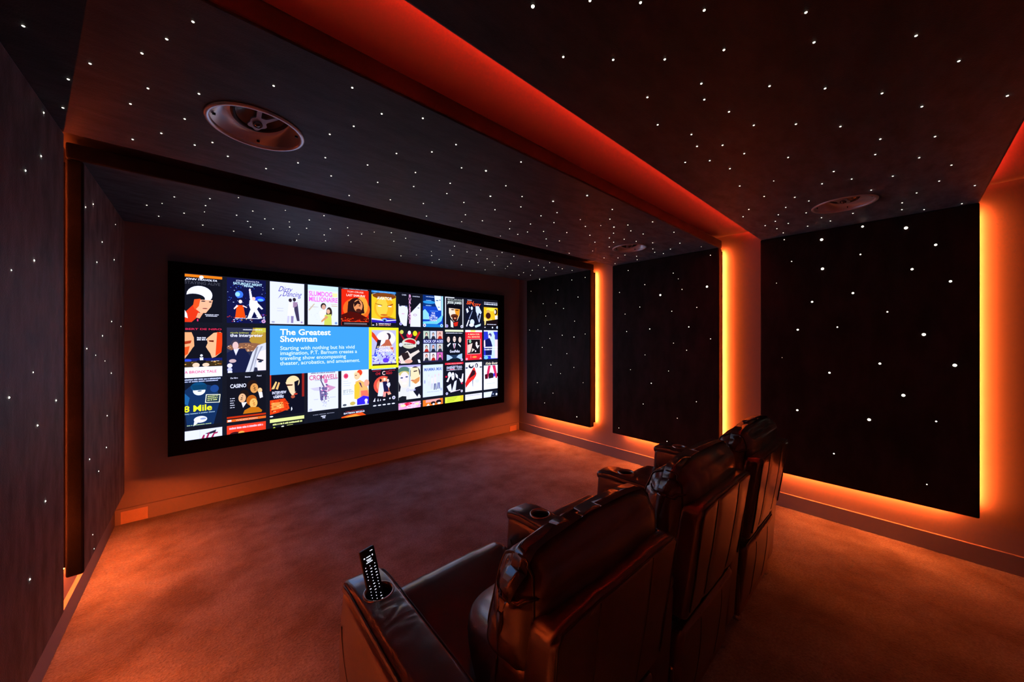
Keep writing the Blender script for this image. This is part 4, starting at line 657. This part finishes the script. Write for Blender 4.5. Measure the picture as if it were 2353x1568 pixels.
def make_arm(parent, ax, seedv):
    """armrest centred at local x = ax"""
    y0, y1, z0, z1 = .535, 1.312, .035, .600
    def shp(p, u):
        p.x += .016*(1 if u.x > 0 else -1)*puff(u, 0)**.6*(abs(u.x) > .6)*(outer*u.x > .6)
        if u.z > .9 and u.y > .8: pass
        # top edge tucks in towards the pad, front leans slightly
        if u.z > .3: p.x = p.x*(1-.08*((u.z-.3)/.7))
        if u.y > .5: p.y += -.012*max(0, u.z)**2
        if u.y < -.5: p.y += .035*max(0, -u.z*.5+.5)
        return p
    outer = -1 if ax < 0 else 0
    bm = cushion((.148, y1-y0, .585-z0), .030, (4, 22, 14), shp, lambda p, u: .0018*N(p+Vector((ax, 0, 0)), 7, seedv))
    place(bm, (ax, (y0+y1)/2, (z0+.585)/2))
    arm = done('armrest', bm, M['leather'], parent, smooth=True)
    # top pad
    def shp2(p, u):
        p.z += .012*puff(u, 2)*(u.z > 0) ; p.z -= .020*max(0, (u.y-.72)/.28)**2
        p.y += .004*u.z*(u.y > .9)
        return p
    def wr(p, u):
        if u.z < .5: return 0
        f = max(0, 1-abs(p.y-.10)/.14)
        return -.0026*f*ridge(p, 14, 34, 0, 2.3+seedv)*(1-abs(u.x)**3) + .0015*N(p, 18, seedv)
    bm = cushion((.136, y1-y0-.006, .046), .020, (12, 60, 2), shp2, wr); place(bm, (ax, (y0+y1)/2, .590))
    pad = done('arm_pad', bm, M['leather'], arm, smooth=True)
    cy = 1.136
    for o in (pad, arm): bore(o, (ax, cy), .0415, .520, .70, 40)
    for p in pad.data.polygons: p.use_smooth = True
    for p in arm.data.polygons: p.use_smooth = True
    # seam piping round the pad
    pts = []
    yf, yb, xx = y1-.008, y0+.012, .0665
    for (x, y) in [(-xx, yb), (-xx, yf-.03), (-xx+.010, yf-.006), (xx-.010, yf-.006), (xx, yf-.03), (xx, yb)]: pts.append((x, y))
    dense = []
    for a, b in zip(pts, pts[1:]):
        k = max(1, int((Vector(b)-Vector(a)).length/.02))
        for i in range(k): dense.append((a[0]+(b[0]-a[0])*i/k, a[1]+(b[1]-a[1])*i/k))
    dense.append(pts[-1])
    def padz(y):
        u = (y-(y0+y1)/2)/((y1-y0-.006)/2); return .6045 - .020*max(0, (u-.72)/.28)**2
    bm = bmesh.new(); add_tube(bm, [(ax+x*1.03, y, padz(y)) for x, y in dense], .0028, 6)
    done('seam', bm, M['piping'], arm, smooth=True)
    for sx in (-1, 1):
        bm = bmesh.new(); y = y0+.02
        while y < y1-.05:
            x = ax+sx*(xx-.0075); z = padz(y)+.0062
            add_box(bm, x-.0010, x+.0010, y, y+.0052, z-.0035, z+.0005)
            y += .0088
        done('stitching', bm, M['thread'], arm)
    # curved seam on the flanks
    bm = bmesh.new()
    for sx in (-1, 1):
        q = []
        for i in range(22):
            t = i/21; y = 1.285-.02-.62*t**1.15; z = .47-.40*t**.8
            u = Vector((sx, (y-(y0+y1)/2)/((y1-y0)/2), (z-(z0+.585)/2)/((.585-z0)/2)))
            xo = .074+(.016*puff(u, 0)**.6 if outer*sx > 0 else 0)
            if u.z > .3: xo *= (1-.08*((u.z-.3)/.7))
            q.append((ax+sx*(xo+.0002), y, z))
        add_tube(bm, q, .0022, 5)
    done('flank_seam', bm, M['piping'], arm, smooth=True)
    # cup holder
    bm = bmesh.new()
    add_lathe(bm, [(.0485,.610), (.0485,.6215), (.0465,.6245), (.0430,.6240), (.0405,.620), (.0400,.606)], c=(ax, cy, 0), seg=48)
    ch = done('cup_holder', bm, M['cup_metal'], arm, smooth=True)
    bm = bmesh.new()
    rr = add_lathe(bm, [(.0402,.613), (.0395,.54), (.038,.526), (.034,.5235), (.001,.523)], c=(ax, cy, 0), seg=40)
    done('cup_well', bm, M['black_plastic'], ch, smooth=True)
    return arm

def make_recliner(k, arms, label):
    cx = SEATX + .757*k; t = thing('recliner', label, 'recliner', (cx, 0, 0), 'row of leather cinema recliners')
    sd = 3.1*k
    # seat cushion
    def shp(p, u):
        p.z += .030*puff(u, 2)*(u.z > 0) - .125*(u.z > 0)*max(0, .70-u.y)/1.70
        p.z -= .012*(u.y > .7)*max(0, (u.y-.7)/.3)**2*(u.z > 0)
        p.y += .030*puff(u, 1)*(u.y > 0)
        return p
    bm = cushion((.594, .66, .20), .065, (16, 18, 4), shp, lambda p, u: .0028*N(p, 7, sd)+.0018*ridge(p, 10, 5, 4, sd)*(u.z > 0))
    place(bm, (0, 1.04, .360)); done('seat_cushion', bm, M['leather'], t, smooth=True)
    # closed footrest under the front of the seat
    def shp(p, u): p.y += .022*puff(u, 1)*(u.y > 0); return p
    bm = cushion((.590, .09, .215), .035, (14, 3, 8), shp, lambda p, u: .002*N(p, 8, sd+1))
    place(bm, (0, 1.325, .145)); done('footrest', bm, M['leather'], t, smooth=True)
    # base
    bm = bx(-.28, .28, .56, 1.28, .02, .24, bevel=.01); done('base', bm, M['leather'], t)
    # lumbar cushion: leans, front bulges most below its middle
    zb, zt = .415, .745
    def shp(p, u):
        f = (p.z+.165)/.33
        p.y += (.115*(1-f) )*(1 if u.y > 0 else .25)
        p.y += .235*max(0, 1-abs(u.x)**4)*max(0, 1-abs(u.z)**2.4)*math.exp(-((f-.52)/.42)**2)*(u.y > 0)
        p.x *= 1+.02*puff(u, 0)
        return p
    bm = cushion((2*BACKX-.012, .15, .33), .050, (16, 4, 12), shp, lambda p, u: .0030*N(p, 8, sd+2)-.0035*ridge(p, 6, 3, 22, sd)*max(0, (abs(u.x)-.6)/.4)-.002*ridge(p, 9, 2, 7, sd+4))
    place(bm, (0, .585, .58)); lum = done('lumbar_cushion', bm, M['leather'], t, smooth=True)
    # head cushion
    def shp(p, u):
        f = (p.z+.135)/.27
        p.y += -.050*max(0, f)**1.3*(u.y > 0) - .020*f
        p.z += .024*puff(u, 2)*(u.z > 0)
        p.y += (.030 if u.y > 0 else -.016)*puff(u, 1)
        p.x += .016*puff(u, 0)*(1 if u.x > 0 else -1)
        if u.z > .5: p.z -= .020*max(0, (abs(u.x)-.78)/.22)**2
        return p
    def wr(p, u):
        a = -.0050*ridge(p, 3, 8, 3, sd+7)*(u.z > .35)*(.3+.7*abs(u.x))        # gathers on the crown
        b = -.0030*ridge(p, 4, 5, 8, sd+5)*max(0, (abs(u.x)-.7)/.3)               # folds on the end faces
        c = -.0025*ridge(p, 9, 4, 3, sd+9)*(u.y < -.5)
        return a+b+c+.0045*N(p, 7, sd+6)
    bm = cushion((2*BACKX+.024, .185, .285), .062, (22, 8, 12), shp, wr)
    place(bm, (0, .620, .820)); hd = done('head_cushion', bm, M['leather'], t, smooth=True)
    # piping around the two end faces of each back cushion
    for nm, host, c, szy, szz, rr in (('end_piping', hd, (0,.620,.820), .185, .285, .062), ('end_piping', lum, (0,.585,.58), .15, .33, .05)):
        me = host.data
        for sx in (-1, 1):
            loop = []; n = 64; hy, hz = szy/2-.006, szz/2-.006
            for i in range(n):
                a = i*2*PI/n; ca, sa = math.cos(a), math.sin(a); e = .42
                yy = hy*math.copysign(abs(ca)**e, ca); zz = hz*math.copysign(abs(sa)**e, sa)
                loop.append(Vector((sx*(BACKX-.012), yy, zz)))
            # drop each loop point onto the cushion surface
            from mathutils.bvhtree import BVHTree
            bv = BVHTree.FromPolygons([v.co for v in me.vertices], [p.vertices[:] for p in me.polygons])
            out = []
            for q in loop:
                w = q+Vector(c); hit = bv.find_nearest(w)
                out.append(hit[0]+hit[1]*.0012)
            sm = []
            for i in range(n): sm.append((out[i-1]+out[i]*2+out[(i+1) % n])/4)
            seam_line(nm, sm, host, .0036, True)
    # outer back shell: slab leaning back, with side wings
    def shp(p, u):
        p.y += -.060*p.z/.42
        if u.y < 0: p.y += -.007*puff(u, 1) + .0045*math.exp(-((abs(u.x)-.44)/.09)**2)
        if u.y > 0 and abs(u.x) > .90: p.y += .022
        if abs(u.x) > .6 and u.z > .8: p.z -= .014*((abs(u.x)-.6)/.4)**3
        return p
    bm = cushion((2*BACKX, .066, .430), .022, (30, 3, 16), shp, lambda p, u: (.0020*N(p, 5, sd+3))*(u.y < -.3))
    place(bm, (0, .519, .642)); sh = done('back_shell', bm, M['leather'], t, smooth=True)
    me = sh.data; bv = BVHTree.FromPolygons([v.co for v in me.vertices], [p.vertices[:] for p in me.polygons])
    def drop(pts, lift=.0015):
        out = []
        for q in pts:
            h = bv.find_nearest(Vector(q)); out.append(h[0]+h[1]*lift)
        return out
    bm = bmesh.new()
    for sxm in (-1, 1): add_tube(bm, drop([(sxm*(.44)*BACKX, .44, .845-.40*i/24) for i in range(25)], .0003), .0016, 5)
    edge = [(-BACKX+.006, .46, .46+.36*i/14) for i in range(15)] + [(-BACKX+.02+(2*BACKX-.04)*i/20, .44, .862) for i in range(21)] + [(BACKX-.006, .46, .82-.36*i/14) for i in range(15)]
    add_tube(bm, drop(edge), .0032, 6); done('back_seams', bm, M['piping'], sh, smooth=True)
    # lower back cover with a gap under the shell
    def shp(p, u):
        if u.y < 0:
            p.y += -.012*puff(u, 1)
        p.y += .018*(-p.z)/.17
        return p
    bm = cushion((2*BACKX-.014, .060, .345), .022, (24, 3, 12), shp, lambda p, u: .0025*N(p, 7, sd+8)*(u.y < 0))
    place(bm, (0, .575, .212)); lb = done('lower_back_cover', bm, M['leather'], t, smooth=True)
    me = lb.data; bv = BVHTree.FromPolygons([v.co for v in me.vertices], [p.vertices[:] for p in me.polygons])
    bm = bmesh.new(); add_tube(bm, drop([(-BACKX+.02+(2*BACKX-.04)*i/24, .540, .386) for i in range(25)]), .0034, 6)
    for sxm in (-.40, .40): add_tube(bm, drop([(sxm*BACKX, .53, .375-.32*i/16) for i in range(17)], .0003), .0016, 5)
    done('cover_seams', bm, M['piping'], lb, smooth=True)
    # steel reclining link seen in the gap, and feet
    done('back_bracket', bx(-.24, .24, .56, .60, .38, .44, bevel=.004), M['black_plastic'], t)
    for sx in (-1, 1):
        for y in (.575, 1.22):
            bm = bmesh.new(); rr = add_lathe(bm, [(.019, .001), (.021, .004), (.021, .018), (.014, .030), (.012, .06)], c=(sx*.262, y, 0), seg=20)
            bm.faces.new(rr[0][::-1]); bm.faces.new(rr[-1])
            done('foot', bm, M['chrome'], t, smooth=True)
    for a in arms: make_arm(t, a, sd+a*5)
    return t
make_recliner(0, (-ARMX, ARMX), 'leather recliner nearest the camera with a remote standing in its arm')
make_recliner(1, (ARMX,), 'middle leather recliner of the row with creased red-lit headrest')
make_recliner(2, (ARMX,), 'leather recliner farthest right in the row, beside the orange-lit aisle')

# ---------------------------------------------------------------- remote control standing in the cup holder
rc = thing('remote_control', 'slim black remote with glowing white keys standing in the nearest cup holder', 'remote', (.4335, 1.128, .5245))
top = Vector((-.036, .034, .225)); zax = top.normalized()
xax = Vector((1, .02, 0)); xax = (xax - zax*xax.dot(zax)).normalized(); yax = zax.cross(xax)
mt = Matrix((xax, yax, zax)).transposed().to_4x4()
bm = bx(-.024, .024, -.006, .006, 0, .242, bevel=.003); bmesh.ops.transform(bm, matrix=mt, verts=bm.verts)
body = done('body', bm, M['black_plastic'], rc)
bm = bmesh.new(); rd = random.Random(4)
def key(x, z, wd, hh): add_box(bm, x-wd/2, x+wd/2, -.0072, -.0058, z-hh/2, z+hh/2)
key(.012, 0.232, .008, .0016); key(-.013, 0.217, .004, .003); key(0, 0.217, .013, .0018); key(.013, 0.217, .003, .004)
key(0, 0.209, .016, .0016); key(0, 0.205, .012, .0016); key(0, 0.200, .020, .0018)
zz = .188
for row in range(17):
    for col in (-1, 0, 1):
        if rd.random() < .90: key(col*.0140+rd.uniform(-.001, .001), zz, rd.choice([.0045, .0022, .0052, .0020]), rd.choice([.0012, .0016]))
    zz -= .0098
bmesh.ops.transform(bm, matrix=mt, verts=bm.verts); done('keypad', bm, M['key_glow'], rc)
